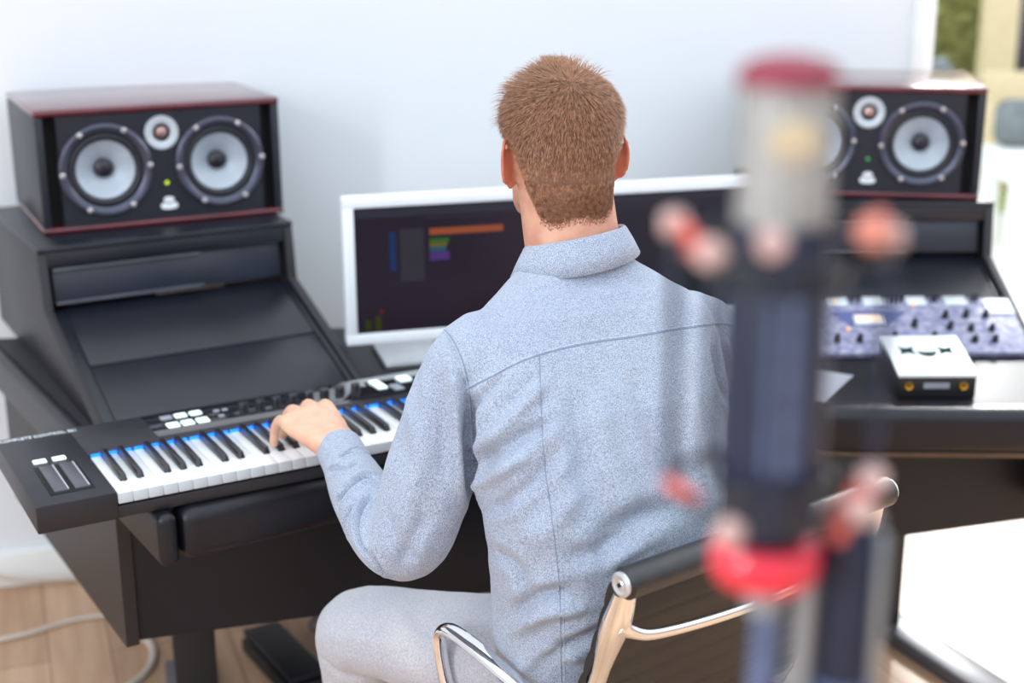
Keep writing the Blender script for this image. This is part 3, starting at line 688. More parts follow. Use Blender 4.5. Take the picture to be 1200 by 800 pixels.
for k in range(5):
    a = 2*pi*k/5+.3
    lg = obj('leg', tube([V(0, .33, .11), V(.15*cos(a), .33+.15*sin(a), .10), V(.31*cos(a), .33+.31*sin(a), .065)], [.026, .022, .015], 12, flat=(1, .7), up=(0, 0, 1)), 'cast', ch)
    obj('caster', lathe([(0, -.012), (.026, -.012), (.028, -.006), (.028, .006), (.026, .012), (0, .012)], (.31*cos(a), .33+.31*sin(a), .0285), (-sin(a), cos(a), 0), 24), 'black', lg)

# ------------------------------------------------------------------ the man
def section(c, rt, fw, rw, rf, rb=None, n=32, e=2.2):
    c = Vector(c); rb = rf if rb is None else rb; out = []
    for i in range(n):
        a = 2*pi*i/n; ca, sa = cos(a), sin(a)
        x = math.copysign(abs(ca)**(2/e), ca); y = math.copysign(abs(sa)**(2/e), sa)
        out.append(c+rt*(x*rw)+fw*(y*(rf if y > 0 else rb)))
    return out
def loft(bm, secs):
    R_ = [[bm.verts.new(p) for p in s] for s in secs]; n = len(R_[0]); fs = []
    for A, B in zip(R_, R_[1:]):
        for k in range(n): fs.append(bm.faces.new([A[k], A[(k+1) % n], B[(k+1) % n], B[k]]))
    fs += [bm.faces.new(R_[0][::-1]), bm.faces.new(R_[-1])]
    bmesh.ops.recalc_face_normals(bm, faces=fs)
def dirs(yaw_deg):
    a = R(yaw_deg); return V(cos(a), sin(a), 0), V(-sin(a), cos(a), 0)
def limb(bm, pts, rads, k=5, n=20, round_ends=True):
    P = catmull(pts, k); m = len(P)
    rr = [np.interp(i/(m-1)*(len(rads)-1), range(len(rads)), rads) for i in range(m)]
    if round_ends:
        d0 = (P[0]-P[1]).normalized(); d1 = (P[-1]-P[-2]).normalized()
        P = [P[0]+d0*rr[0]*.85, P[0]+d0*rr[0]*.5]+P+[P[-1]+d1*rr[-1]*.5, P[-1]+d1*rr[-1]*.85]
        rr = [rr[0]*.45, rr[0]*.85]+rr+[rr[-1]*.85, rr[-1]*.45]
    add_tube(bm, P, list(rr), n)
def ball(bm, c, r, sc=(1, 1, 1), mtx=None):
    res = bmesh.ops.create_icosphere(bm, subdivisions=3, radius=1.0)
    mm = Matrix.Translation(Vector(c)) @ (mtx or Matrix.Identity(4)) @ Matrix.Diagonal((r*sc[0], r*sc[1], r*sc[2], 1))
    bmesh.ops.transform(bm, matrix=mm, verts=res['verts'])
def remeshed(bm, voxel, smooth=4, fac=.5):
    me = bpy.data.meshes.new('tmp'); bm.to_mesh(me); bm.free(); o = bpy.data.objects.new('tmp', me); C.objects.link(o)
    r = o.modifiers.new('r', 'REMESH'); r.mode = 'VOXEL'; r.voxel_size = voxel; r.use_smooth_shade = True
    if smooth: s = o.modifiers.new('s', 'SMOOTH'); s.factor = fac; s.iterations = smooth
    dg = bpy.context.evaluated_depsgraph_get(); out = bpy.data.meshes.new_from_object(o.evaluated_get(dg))
    bpy.data.objects.remove(o); bpy.data.meshes.remove(me); out.materials.clear(); return out
def get_co(me): a = np.empty(len(me.vertices)*3); me.vertices.foreach_get('co', a); return a.reshape(-1, 3)
def get_no(me): a = np.empty(len(me.vertices)*3, dtype=np.float32); me.vertices.foreach_get('normal', a); return a.reshape(-1, 3).astype(float)
def set_co(me, a): me.vertices.foreach_set('co', a.ravel()); me.update()

man = thing('person', 'man in a light blue shirt seated with his back to us, playing the keyboard', 'person', (.16, 1.98, 0))
ML = V(.16, 1.98, 0)
HC = V(.071, 2.09, 1.358); HYAW = 17
hr, hf = dirs(HYAW)
HS = [(-.125, .026, .088, .022), (-.113, .042, .072, .042), (-.095, .054, .048, .062), (-.075, .061, .022, .082), (-.05, .068, .008, .090), (-.02, .075, .001, .096), (.01, .079, -.004, .0985), (.035, .0795, -.006, .099), (.055, .076, -.008, .094), (.069, .067, -.009, .084), (.081, .055, -.010, .069), (.089, .039, -.011, .050), (.095, .021, -.011, .028), (.097, .006, -.011, .008)]
HH = [(-.16, .0725, -.055, .068), (-.148, .072, -.052, .0675), (-.108, .0715, -.0385, .0665), (-.085, .071, -.031, .0675), (-.068, .0715, -.024, .0705), (-.05, .0735, -.009, .084)]+HS[5:]
def hp(x, y, z): return HC+hr*x+hf*y+V(0, 0, z)
# torso sections: z, cx, cy, yaw, half width, half depth
TS = [(.505, .140, 2.022, 33, .165, .112), (.56, .140, 1.995, 33, .180, .124), (.66, .142, 1.962, 33, .183, .122), (.76, .143, 1.932, 32, .184, .120), (.86, .139, 1.928, 31, .192, .120), (.95, .130, 1.945, 29, .201, .120), (1.02, .125, 1.965, 28, .207, .116), (1.075, .120, 1.985, 27, .203, .106), (1.115, .116, 1.997, 26, .190, .096), (1.145, .112, 2.006, 25, .158, .084), (1.17, .106, 2.016, 24, .120, .070), (1.188, .102, 2.026, 22, .090, .062), (1.205, .098, 2.036, 22, .070, .058)]
LS = [V(.01, 1.962, 1.070), V(-.052, 1.935, 1.068), V(-.086, 1.925, .995), V(-.116, 1.915, .910), V(-.152, 1.908, .815), V(-.182, 1.945, .800), V(-.228, 2.030, .822), V(-.254, 2.095, .838), V(-.272, 2.138, .850)]
LR = [.074, .068, .067, .066, .061, .057, .050, .042, .035]
RS = [V(.215, 2.065, 1.062), V(.284, 2.105, 1.056), V(.322, 2.150, .98), V(.352, 2.215, .89), V(.372, 2.290, .825), V(.345, 2.370, .815), V(.290, 2.450, .810), V(.245, 2.510, .805), V(.215, 2.555, .80)]
RR_ = [.074, .068, .063, .058, .056, .052, .047, .041, .035]
# body ------------------------------------------------------------
bm = bmesh.new()
loft(bm, [section(hp(0, c, z), hr, hf, w_, d_*1.0, d_*1.0, e=2.05) for z, w_, c, d_ in HS])
# neck
ncs = [(1.33, .076, 2.075, .064, .056), (1.29, .080, 2.066, .0695, .062), (1.25, .085, 2.054, .070, .065), (1.21, .091, 2.042, .071, .066), (1.16, .100, 2.02, .085, .070)]
loft(bm, [section((x, y, z), *dirs(20), a, d_) for z, x, y, a, d_ in ncs])
loft(bm, [section((cx, cy, z), *dirs(yw), a-.034, d_-.030) for z, cx, cy, yw, a, d_ in TS[:-1]])
# face: nose, lips, brow, chin
limb(bm, [hp(0, .093, .018), hp(0, .104, -.006), hp(0, .114, -.026)], [.008, .010, .013], 3, 12)
for s in (-1, 1):
    ball(bm, hp(s*.012, .100, -.028), .009); ball(bm, hp(s*.032, .078, .030), .016, (1.5, .8, .6)); ball(bm, hp(s*.045, .068, -.02), .022)
limb(bm, [hp(-.022, .088, -.060), hp(0, .097, -.057), hp(.022, .088, -.060)], [.004, .007, .004], 3, 10)
limb(bm, [hp(-.020, .088, -.069), hp(0, .096, -.070), hp(.020, .088, -.069)], [.004, .007, .004], 3, 10)
ball(bm, hp(0, .088, -.100), .018)
limb(bm, LS, [max(.026, r-.030) for r in LR], 4, 16); limb(bm, RS, [max(.026, r-.030) for r in RR_], 4, 16)
# ears
for s in (-1, 1):
    base = hp(s*.074, -.006, -.022)
    out = (hr*s*.62-hf*.78).normalized(); up = V(0, 0, 1)
    rim = []
    for i in range(15):
        a = R(-75+ (250*i/14)); rim.append(base+out*(.014+.017*cos(a))+up*(.032*sin(a)+.003)+hr*s*.004)
    limb(bm, rim, [.0038]*15, 2, 10)
    ball(bm, base+out*.010+hr*s*.001, .026, (.24, .62, 1.12), Matrix(((hr.x*s, out.x, 0, 0), (hr.y*s, out.y, 0, 0), (0, 0, 1, 0), (0, 0, 0, 1))))
    ball(bm, base-out*.004+up*.012-hr*s*.004, .018, (.5, 1, 1)); ball(bm, base+out*.009+up*-.030, .0085, (.8, .8, 1.1))
# hands
def hand(bm, W_, d, up, side, curl, tips, scale=1.0):
    """W_ wrist point, d direction to knuckles, side = unit vector towards the thumb"""
    k = .088*scale
    Kn = [W_+d*(k*f)+side*o*scale+up*h for f, o, h in ((.90, -.036, -.004), (.98, -.013, .003), (1.02, .011, .005), (.98, .034, .002))]
    # palm: chain of flattened loft
    secs = []
    for f, wv, th, o in ((-.35, .027, .022, 0), (0, .027, .020, 0), (.2, .033, .019, 0), (.45, .040, .018, 0), (.75, .043, .016, -.001), (1.0, .042, .012, -.001)):
        secs.append(section(W_+d*(k*f)+side*o, side, up, wv*scale, th*scale, th*scale*1.1, 24, 2.5))
    loft(bm, secs)
    for i, (kn, tip) in enumerate(zip(Kn, tips)):
        tip = Vector(tip); r = (.0078, .0088, .0090, .0088)[i]*scale
        mid1 = kn.lerp(tip, .36)+up*curl*(1.0, 1.1, 1.1, 1.0)[i]+d*.008; mid2 = kn.lerp(tip, .72)+up*curl*.75+d*.009
        limb(bm, [kn-d*.03, kn, mid1, mid2, tip], [r*1.1, r*1.28, r*1.1, r, r*.86], 4, 12)
        ball(bm, kn+up*.001, r*1.32)
    th0 = W_+d*k*.22+side*.026*scale-up*.006; tt = Vector(tips[4])
    limb(bm, [th0-d*.01, th0+side*.004, th0.lerp(tt, .55)+side*.006+up*.004, tt], [.013, .0135, .0105, .0085], 5, 12)
ld = V(-.58, .80, .02).normalized(); ls = V(.80, .58, 0).normalized(); lu = V(-.05, 0, 1).normalized()
LW = V(-.287, 2.158, .862)
ltips = [(-.410, 2.292, .813), (-.400, 2.335, .813), (-.370, 2.362, .813), (-.335, 2.375, .813), (-.318, 2.340, .813)]
ld2 = V(-.55, .78, .24).normalized()
hand(bm, LW, ld2, V(.14, -.19, .97).normalized(), ls, .016, ltips, 1.16)
rd = V(-.72, .69, -.02).normalized(); rs_ = V(-.69, -.72, 0).normalized()
RW = V(.200, 2.570, .797)
rt_ = [RW+rd*.165-rs_*o+V(0, 0, z) for o, z in ((.034, -.038), (.013, -.038), (-.010, -.038), (-.032, -.038))]+[RW+rd*.09+rs_*.055+V(0, 0, -.038)]
hand(bm, RW, rd, V(0, 0, 1), rs_, .014, [tuple(p) for p in rt_], 1.0)
# legs
LT = [V(.085, 2.01, .558), V(-.03, 2.03, .558), V(-.15, 2.075, .556), V(-.252, 2.118, .548), V(-.262, 2.150, .47), V(-.255, 2.175, .33), V(-.24, 2.21, .12)]
LTR = [.092, .092, .082, .071, .064, .060, .048]
RT = [V(.225, 2.115, .558), V(.19, 2.22, .56), V(.16, 2.33, .56), V(.115, 2.44, .55), V(.11, 2.47, .46), V(.12, 2.48, .30), V(.13, 2.50, .12)]
RTR = [.090, .092, .082, .071, .064, .060, .048]
for pts, rr in ((LT, LTR), (RT, RTR)): limb(bm, pts, [r-.018 for r in rr], 4, 16)
for f_, dd in ((LT[-1], V(-.7, .7, 0)), (RT[-1], V(-.2, .98, 0))):
    dd.normalize(); limb(bm, [f_+V(0, 0, 0), f_-V(0, 0, .06), f_+dd*.08-V(0, 0, .075), f_+dd*.16-V(0, 0, .085)], [.035, .034, .030, .022], 4, 14)
body = remeshed(bm, .0042, 3, .5)
co = get_co(body)-np.array(ML); set_co(body, co)
bo = link('body', body, ['skin'], man, angle=180)

# redder ears and paler hands get skin materials of their own
sk2 = mat('ear_skin', (0.62, 0.20, 0.12), .5, nscale=40, col2=(.54, .15, .09), sss=.3); sk3 = mat('hand_skin', (.74, .46, .33), .5, nscale=40, col2=(.68, .39, .27), sss=.25, bump=.1, bscale=300)
body.materials.append(sk2); body.materials.append(sk3)
wc = co+np.array(ML); hh = wc-np.array(HC)
lx = hh @ np.array(hr)
pol_idx = np.zeros(len(body.polygons), dtype=np.int32)
cen = np.empty(len(body.polygons)*3); body.polygons.foreach_get('center', cen); cen = cen.reshape(-1, 3)+np.array(ML)
hx = (cen-np.array(HC)) @ np.array(hr); hy_ = (cen-np.array(HC)) @ np.array(hf); hz_ = cen[:, 2]-HC.z
pol_idx[(np.abs(hx) > .0775) & (hz_ > -.07) & (hz_ < .03) & (hy_ < .02)] = 1
pol_idx[(cen[:, 1] > 2.12) & (cen[:, 0] < -.2) & (cen[:, 2] > .7)] = 2
pol_idx[(cen[:, 1] > 2.5) & (cen[:, 2] > .7) & (cen[:, 2] < 1.0)] = 2
body.polygons.foreach_set('material_index', pol_idx)
for s in (-1, 1):
    obj('eye', lathe([(0, -.011), (.008, -.008), (.011, 0), (.008, .008), (0, .011)], tuple(hp(s*.031, .079, .016)-ML), tuple(hf), 20), 'eye', bo)

# shirt -----------------------------------------------------------
bm = bmesh.new()
loft(bm, [section((cx, cy, z), *dirs(yw), a, d_, e=2.35) for z, cx, cy, yw, a, d_ in TS])
limb(bm, LS, LR, 5, 28, True); limb(bm, RS, RR_, 5, 28, True)
shirt = remeshed(bm, .0039, 9, .5)
def ray_dir(px, py):
    f_ = 50/36*1200; d = Vector(((px-600)/f_, -(py-400)/f_, -1)); return (VIEW @ d).normalized()
ORI = V(0, 0, CAM_H); VIEW = (Matrix.Rotation(pi/2-PITCH, 4, 'X') @ Matrix.Rotation(ROLL, 4, 'Z')).to_3x3()
def drape(me, poly, step=.006):
    """lay a polyline seen from the reference viewpoint down on the cloth, as points in space"""
    bvh = BVHTree.FromPolygons([v.co for v in me.vertices], [tuple(p.vertices) for p in me.polygons])
    P = catmull([V(x, y, 0) for x, y in poly], 10); out = []
    for p in P:
        h = bvh.ray_cast(ORI, ray_dir(p.x, p.y))
        if h[0] is not None: out.append((h[0], h[1]))
    return out
# folds: (polyline, depth in m (+ ridge, - valley), width in m)
FOLDS = [
    ([(549, 470), (551, 520), (553, 570), (549, 625)], -.012, .012), ([(545, 440), (548, 480)], -.004, .008),
    ([(556, 545), (600, 520), (650, 490)], -.005, .010), ([(556, 530), (590, 500), (620, 470), (640, 445)], .004, .010), ([(556, 572), (590, 552), (625, 530)], .0045, .010),
    ([(560, 600), (590, 590), (630, 560), (660, 520)], -.0035, .011), ([(548, 480), (570, 462), (590, 440)], -.003, .008),
    ([(560, 640), (600, 660), (620, 700)], -.004, .014), ([(690, 640), (735, 610), (790, 600)], -.0055, .020), ([(720, 700), (745, 680), (770, 672)], -.005, .012), ([(575, 500), (600, 560), (615, 640)], .003, .02), ([(600, 720), (630, 700), (670, 690)], -.0055, .012), ([(590, 745), (640, 720), (690, 712)], .0035, .012),
    ([(640, 770), (690, 745), (715, 735)], -.005, .013), ([(660, 655), (710, 640), (760, 600)], -.004, .016), ([(620, 640), (660, 600), (700, 560)], .003, .018),
    ([(700, 660), (720, 640), (760, 625)], -.004, .012), ([(605, 790), (640, 760), (690, 775)], .003, .012),
    ([(640, 470), (655, 540), (665, 620)], .0025, .015), ([(700, 460), (715, 540), (740, 620)], .003, .018), ([(670, 455), (685, 520), (690, 600)], -.0025, .014),
    ([(740, 430), (760, 500), (790, 580)], -.003, .018), ([(790, 420), (810, 500), (830, 590)], .003, .018), ([(835, 400), (845, 450), (862, 480)], -.006, .012), ([(848, 395), (858, 430)], .003, .008),
    # sleeve
    ([(396, 536), (405, 531), (423, 526), (440, 538)], -.0034, .0075), ([(394, 592), (400, 583), (410, 570), (427, 559), (441, 561)], -.0048, .0085),
    ([(436, 578), (427, 594), (421, 614), (423, 634), (433, 657)], -.0050, .0085), ([(377, 556), (392, 549), (408, 548), (420, 541)], -.0028, .0075), ([(434, 648), (448, 670), (466, 682)], -.0028, .008),
    ([(405, 625), (408, 606), (418, 590)], -.0030, .0075), ([(380, 530), (392, 520), (405, 515)], -.0015, .007), ([(455, 600), (470, 640), (485, 662)], -.0022, .011),
    ([(478, 470), (490, 540), (470, 610)], .003, .016), ([(505, 430), (520, 500), (520, 570)], -.0035, .016), ([(530, 430), (538, 480), (540, 560)], .003, .010), ([(500, 600), (480, 640), (470, 665)], -.003, .012),
    ([(500, 400), (490, 440), (482, 480)], -.002, .012), ([(545, 640), (520, 660), (500, 672)], -.003, .010),
    # shoulders
    ([(620, 345), (700, 330), (770, 330)], -.0018, .012), ([(560, 400), (640, 375), (720, 370)], .0015, .02), ([(520, 385), (535, 420), (546, 455)], -.002, .006),
]
scale_f = []
c_ = get_co(shirt); nrm = get_no(shirt); disp = np.zeros(len(c_))
for poly, dep, wid in FOLDS:
    if poly[0][0] < 440: wid *= .72
    pts = drape(shirt, poly)
    if len(pts) < 3: continue
    A = np.array([p[0] for p in pts]); N_ = np.array([p[1] for p in pts])
    lo, hi = A.min(0)-3*wid, A.max(0)+3*wid
    idx = np.where(np.all((c_ > lo) & (c_ < hi), axis=1))[0]
    if not len(idx): continue
    d2 = ((c_[idx, None, :]-A[None])**2).sum(2); j = d2.argmin(1); dm = np.sqrt(d2[np.arange(len(idx)), j])
    tt = j/(len(A)-1); fade = np.clip(np.sin(pi*np.clip(tt*.94+.03, 0, 1))*1.6, 0, 1)
    x = dm/wid
    disp[idx] += (3.2 if poly[0][0] < 440 else 2.2)*dep*(np.exp(-x*x)-.35*np.exp(-((x-1.6)**2)))*fade
# soft general rumple
def vnoise(p, s, seed):
    r = np.random.RandomState(seed); out = np.zeros(len(p))
    for k in range(7):
        d = r.normal(size=3); d /= np.linalg.norm(d); out += np.sin(p @ d*s*(.7+.6*r.rand())+r.rand()*6.28)
    return out/7
disp += .0042*vnoise(c_, 38, 1)+.0020*vnoise(c_*np.array([1, 1, .6]), 95, 2)
c2 = c_+nrm*disp[:, None]
# open the cloth at the hem/cuffs a little: keep as solid, body lies inside
set_co(shirt, c2-np.array(ML))
so_ = link('shirt', shirt, ['shirt'], man, angle=180)
shw = shirt.copy(); set_co(shw, c2)
def seam(poly, r, m, lift=.0002, name='seam', dash=False):
    pts = drape(shw, poly)
    if len(pts) < 3: return
    bm = bmesh.new(); P = [p+n*lift-ML for p, n in pts]
    # break where the ray jumps to another surface
    run = [P[0]]
    def flush(run):
        if len(run) > 2: add_tube(bm, run, r, 6)
    for a in P[1:]:
        if (a-run[-1]).length > .03: flush(run); run = [a]
        elif (a-run[-1]).length > .0015: run.append(a)
    flush(run)
    obj(name, bm, m, so_)
yoke = [(546, 455), (575, 440), (620, 418), (680, 402), (740, 393), (800, 383), (845, 378), (862, 382)]
seam(yoke, .0011, 'seam'); seam([(x, y+2.2) for x, y in yoke], .0007, 'seamdark')
arm_s = [(519, 386), (530, 400), (541, 425), (548, 455), (552, 500), (554, 545)]
seam(arm_s, .0011, 'seam'); seam([(x+2, y) for x, y in arm_s], .0007, 'seamdark')
ctr = [(632, 415), (634, 470), (638, 540), (646, 600), (655, 680), (657, 740), (658, 798)]
seam(ctr, .0007, 'seamdark'); seam([(x+4, y) for x, y in ctr[3:]], .0006, 'seam')
seam([(845, 384), (856, 395), (864, 412)], .0010, 'seam')
bpy.data.meshes.remove(shw)
# cuffs
for W_, D_, r_ in ((LS[-1], (LS[-1]-LS[-2]).normalized(), .036), (RS[-1], (RS[-1]-RS[-2]).normalized(), .037)):
    bm = bmesh.new()
    add_lathe(bm, [(r_-.003, .022), (r_, .024), (r_+.0015, .020), (r_+.003, -.02), (r_+.002, -.045), (r_-.002, -.045)], tuple(W_-ML), tuple(D_), 40, closed=True)
    obj('cuff', bm, 'shirt', so_)
# collar: stand + folded-down leaf round the neck
def collar_mesh():
    bm = bmesh.new(); rows = []
    cx, cy = .0935, 2.044; rt, fw = dirs(20); n = 56
    for i in range(n+1):
        a = R(-90-160+320*i/n)      # open at the front
        ca, sa = cos(a), sin(a)
        back = max(0, -sa)
        zt = 1.232+.012*back-.020*max(0, sa)+.010*ca; zb = 1.192+.004*back-.03*max(0, sa)+.014*ca
        prof = [(.066, .060, zt-.024), (.070, .064, zt-.004), (.0725, .0665, zt), (.076, .070, zt-.003), (.086, .081, (zt+zb)/2), (.096, .093, zb), (.093, .090, zb-.001), (.083, .078, (zt+zb)/2-.002), (.074, .068, zt-.012)]
        rows.append([bm.verts.new(V(cx, cy, 0)+rt*(ca*a_)+fw*(sa*b_)+V(0, 0, z)-ML) for a_, b_, z in prof])
    m = len(rows[0])
    for A, B in zip(rows, rows[1:]):
        for k in range(m): bm.faces.new([A[k], A[(k+1) % m], B[(k+1) % m], B[k]])
    bm.faces.new(rows[0]); bm.faces.new(rows[-1][::-1]); bmesh.ops.recalc_face_normals(bm, faces=bm.faces)
    return bm
obj('collar', collar_mesh(), 'shirt', so_, angle=180)

# jeans -----------------------------------------------------------
bm = bmesh.new()
limb(bm, LT, LTR, 5, 28); limb(bm, RT, RTR, 5, 28)
loft(bm, [section((x, y, z), *dirs(33), a, d_) for z, x, y, a, d_ in ((.475, .145, 2.05, .14, .10), (.50, .145, 2.04, .155, .108), (.56, .145, 2.01, .160, .110), (.62, .145, 1.985, .152, .105), (.66, .145, 1.965, .15, .102))])
je = remeshed(bm, .0058, 5, .5)
c_ = get_co(je); nrm = get_no(je)
dsp = .0028*vnoise(c_, 40, 5)+.0012*vnoise(c_, 110, 6)
for poly, dep, wid in (([(372, 770), (400, 790), (450, 796)], -.004, .008), ([(480, 715), (500, 740), (540, 750)], -.004, .01), ([(390, 745), (450, 750), (490, 745)], .002, .012), ([(440, 700), (455, 740), (450, 780)], -.002, .012)):
    pts = drape(je, poly)
    if len(pts) < 3: continue
    A = np.array([p[0] for p in pts]); d2 = ((c_[:, None, :]-A[None])**2).sum(2); dm = np.sqrt(d2.min(1)); dsp += dep*np.exp(-(dm/wid)**2)
c2 = c_+nrm*dsp[:, None]; set_co(je, c2-np.array(ML))
link('jeans', je, ['jeans'], man, angle=180)
for f_, dd in ((LT[-1], V(-.7, .7, 0)), (RT[-1], V(-.2, .98, 0))):
    dd.normalize(); side = V(dd.y, -dd.x, 0); bm = bmesh.new(); g = V(f_.x, f_.y, 0)-ML
    loft(bm, [section(g+dd*t+V(0, 0, h*.5+.012), side, V(0, 0, 1), w_, h*.5, h*.5, 20, 2.6) for t, w_, h in ((-.06, .022, .05), (-.045, .034, .075), (0, .038, .09), (.06, .040, .075), (.12, .045, .06), (.17, .040, .05), (.20, .022, .035))])
    s_ = obj('shoe', bm, 'shoe', man)
    bm = bmesh.new(); loft(bm, [section(g+dd*t+V(0, 0, .0105), side, V(0, 0, 1), w_, .0105, .0105, 20, 5) for t, w_ in ((-.065, .024), (-.05, .037), (0, .040), (.06, .042), (.12, .047), (.17, .043), (.205, .024))])
    obj('sole', bm, 'sole', s_)

# hair ------------------------------------------------------------
HTOP = .0965
HZ = np.array([h[0] for h in HH]); HWd = np.array([h[1] for h in HH]); HCy = np.array([h[2] for h in HH]); HD = np.array([h[3] for h in HH])
def head_pt(phi, z, off):
    a = np.interp(z, HZ, HWd)+off; d = np.interp(z, HZ, HD)+off; cy = np.interp(z, HZ, HCy)
    ca, sa = cos(phi), sin(phi); e = 2.05
    x = math.copysign(abs(ca)**(2/e), ca); y = math.copysign(abs(sa)**(2/e), sa)
    return V(x*a, cy+y*d, z)
def hairline(phi):       # phi 90deg = face, -90 = nape
    d = math.degrees(phi) % 360; d = abs(((d-270+180) % 360)-180)     # 0 at nape .. 180 at forehead
    return float(np.interp(d, [0, 14, 26, 38, 50, 60, 72, 84, 100, 118, 135, 180], [-.094, -.096, -.101, -.102, -.094, -.066, -.008, .016, .010, .035, .055, .062]))
CR = V(-.004, -.055, .082)     # whorl
def thick(z, f):               # hair depth: f 0 at hairline, 1 above
    return (.0012+.0105*np.interp(z, [-.10, -.07, 0, .05, .085, .10], [0.03, .24, .42, .62, .9, 1.0]))*min(1, .25+f*5)
bm = bmesh.new(); n, mrow = 96, 44; grid = []
for i in range(n):
    phi = 2*pi*i/n; hl = hairline(phi)+.0025*sin(i*2.3)+.002*sin(i*5.1)+.003; col_ = []
    for j in range(mrow+1):
        f = j/mrow; th = f*pi/2; z = hl+.005+(HTOP-hl-.005)*sin(th)
        p = head_pt(phi, min(z, HTOP), 0); nn_ = (p-V(0, -.01, .015)); nn_.normalize()
        p = p+nn_*(thick(z, f)-.002*(1-min(1, f*14)))
        col_.append(bm.verts.new(HC+hr*p.x+hf*p.y+V(0, 0, p.z)-ML))
    grid.append(col_)
topv = bm.verts.new(HC+hf*-.011+V(0, 0, .1075)-ML)
for i in range(n):
    A, B = grid[i], grid[(i+1) % n]
    for j in range(mrow): bm.faces.new([A[j], B[j], B[j+1], A[j+1]])
    bm.faces.new([A[-1], B[-1], topv])
bmesh.ops.recalc_face_normals(bm, faces=bm.faces)
ho = obj('hair', bm, 'scalp', man, angle=180)
rs = np.random.RandomState(7); verts = []; faces = []
for _ in range(42000):
    phi = rs.uniform(0, 2*pi); hl = hairline(phi); u_ = rs.rand()
    q0 = rs.rand(); z = hl+(HTOP-hl)*sin(u_*pi/2) if q0 < .45 else (rs.uniform(hl, HTOP) if q0 < .6 else hl-.006+abs(rs.normal(0, .045)))
    z = min(z, HTOP)
    f = (z-hl)/(HTOP-hl)
    if f < .06 and rs.rand() < .55-f*9: continue
    p = head_pt(phi, z, 0); nn_ = (p-V(0, -.01, .0)).normalized(); p = p+nn_*(thick(z, f)+(.0005 if z < -.04 else -.0004))
    away = (p-CR); away = away-nn_*away.dot(nn_)
    if away.length < 1e-5: continue
    away.normalize(); down = V(0, 0, -1)-nn_*(-nn_.z); down = down.normalized() if down.length > 1e-4 else away
    kd = np.interp(z, [-.09, 0, .08], [.9, .5, .1]); t = (away*(1-kd)+down*kd)
    if z < -.045 and abs(p.x) < .05: t += V(-.5*np.sign(p.x) if abs(p.x) > .006 else 0, 0, 0)*.6
    t = t+V(*rs.normal(0, .22, 3)); t = (t-nn_*t.dot(nn_)).normalized()
    L = (.55 if f < .03 else 1)*np.interp(z, [-.09, -.04, .02, .07, .11], [.006, .0075, .010, .014, .018])*rs.uniform(.6, 1.3)
    if (z > .070 and p.x < .01 and rs.rand() < .16) or (z > .03 and p.x < -.05 and rs.rand() < .06) or (z > .085 and rs.rand() < .06): L *= 1.5; lift = .95
    else: lift = np.interp(z, [-.09, .02, .1], [.24, .28, .34])*rs.uniform(.5, 1.5)
    wv = t.cross(nn_).normalized()*rs.uniform(.00028, .00055)
    p1 = p+t*L*.5+nn_*L*lift*.5; p2 = p+t*L+nn_*L*lift*.75
    b0 = len(verts)
    for q_, ww in ((p, 1), (p1, .85), (p2, .15)):
        for sg in (-1, 1):
            w3 = q_+wv*ww*sg; verts.append((HC+hr*w3.x+hf*w3.y+V(0, 0, w3.z)-ML)[:])
    faces += [(b0, b0+1, b0+3, b0+2), (b0+2, b0+3, b0+5, b0+4)]
hm = bpy.data.meshes.new('strands'); hm.from_pydata(verts, [], faces); hm.update()
sto = link('hair_strands', hm, 'hair', ho, angle=180); sto['kind'] = 'stuff'

# ------------------------------------------------------------------ microphone, shock mount, stand (foreground)
MX, MYy = .1315, .68
mic = thing('microphone', 'large studio microphone with pale mesh head and red-topped grille, close in front', 'microphone', (MX, MYy, 1.355))
zb = 0.0
obj('body_tube', lathe([(0, .012), (.020, .012), (.025, .02), (.0262, .05), (.0262, .155), (.0245, .172), (.0225, .178), (0, .178)], n=40), 'micbody', mic)
obj('name_plate', prism([(.0264*cos(a), -.0264*sin(a)) for a in [R(70+40*i/8) for i in range(9)]]+[(.0258*cos(a), -.0258*sin(a)) for a in [R(110-40*i/8) for i in range(9)]], .055, .145, 'z'), 'micprint', mic)
obj('grille_mesh', lathe([(.0205, .178), (.0205, .243), (.017, .250), (0, .252)], n=48), 'micgrille', mic)
b = bmesh.new()
for i in range(20):
    a = 2*pi*i/20; add_cyl(b, (.0225*cos(a), .0225*sin(a), .178), (.0225*cos(a), .0225*sin(a), .246), .0006, n=6)
for k in range(3): add_lathe(b, [(.0223, .182+.03*k), (.0232, .182+.03*k), (.0232, .185+.03*k), (.0223, .185+.03*k)], n=40, closed=True)
obj('grille_cage', b, 'micgrille', mic)
obj('capsule', lathe([(.011, 0), (.011, .0012), (.0085, .002), (0, .002)], (0, -.0203, .219), (0, -1, 0), 28), mat('brass_capsule', (.72, .58, .36), .45, metal=.4, noise=.1), mic)
obj('top_cap', lathe([(.0245, .244), (.0245, .249), (.021, .254), (.010, .2575), (0, .258)], n=40), 'micred', mic)
sm = thing('shock_mount', 'red and black spider shock mount around the foreground microphone', 'shock mount', (MX, MYy, 1.355))
obj('upper_ring', torus((0, 0, .166), .052, .0024), 'black', sm); obj('lower_ring', torus((0, 0, .040), .050, .0024), 'black', sm)
obj('inner_ring', torus((0, 0, .150), .031, .0022), 'black', sm); obj('inner_ring', torus((0, 0, .046), .031, .0022), 'black', sm)
for a in (184, 262, 340, 60, 120):
    a = R(a); c0, s0 = cos(a), sin(a)
    obj('rod', tube([V(.052*c0, .052*s0, .17), V(.051*c0, .051*s0, .036)], .0028, 10), 'micbody', sm)
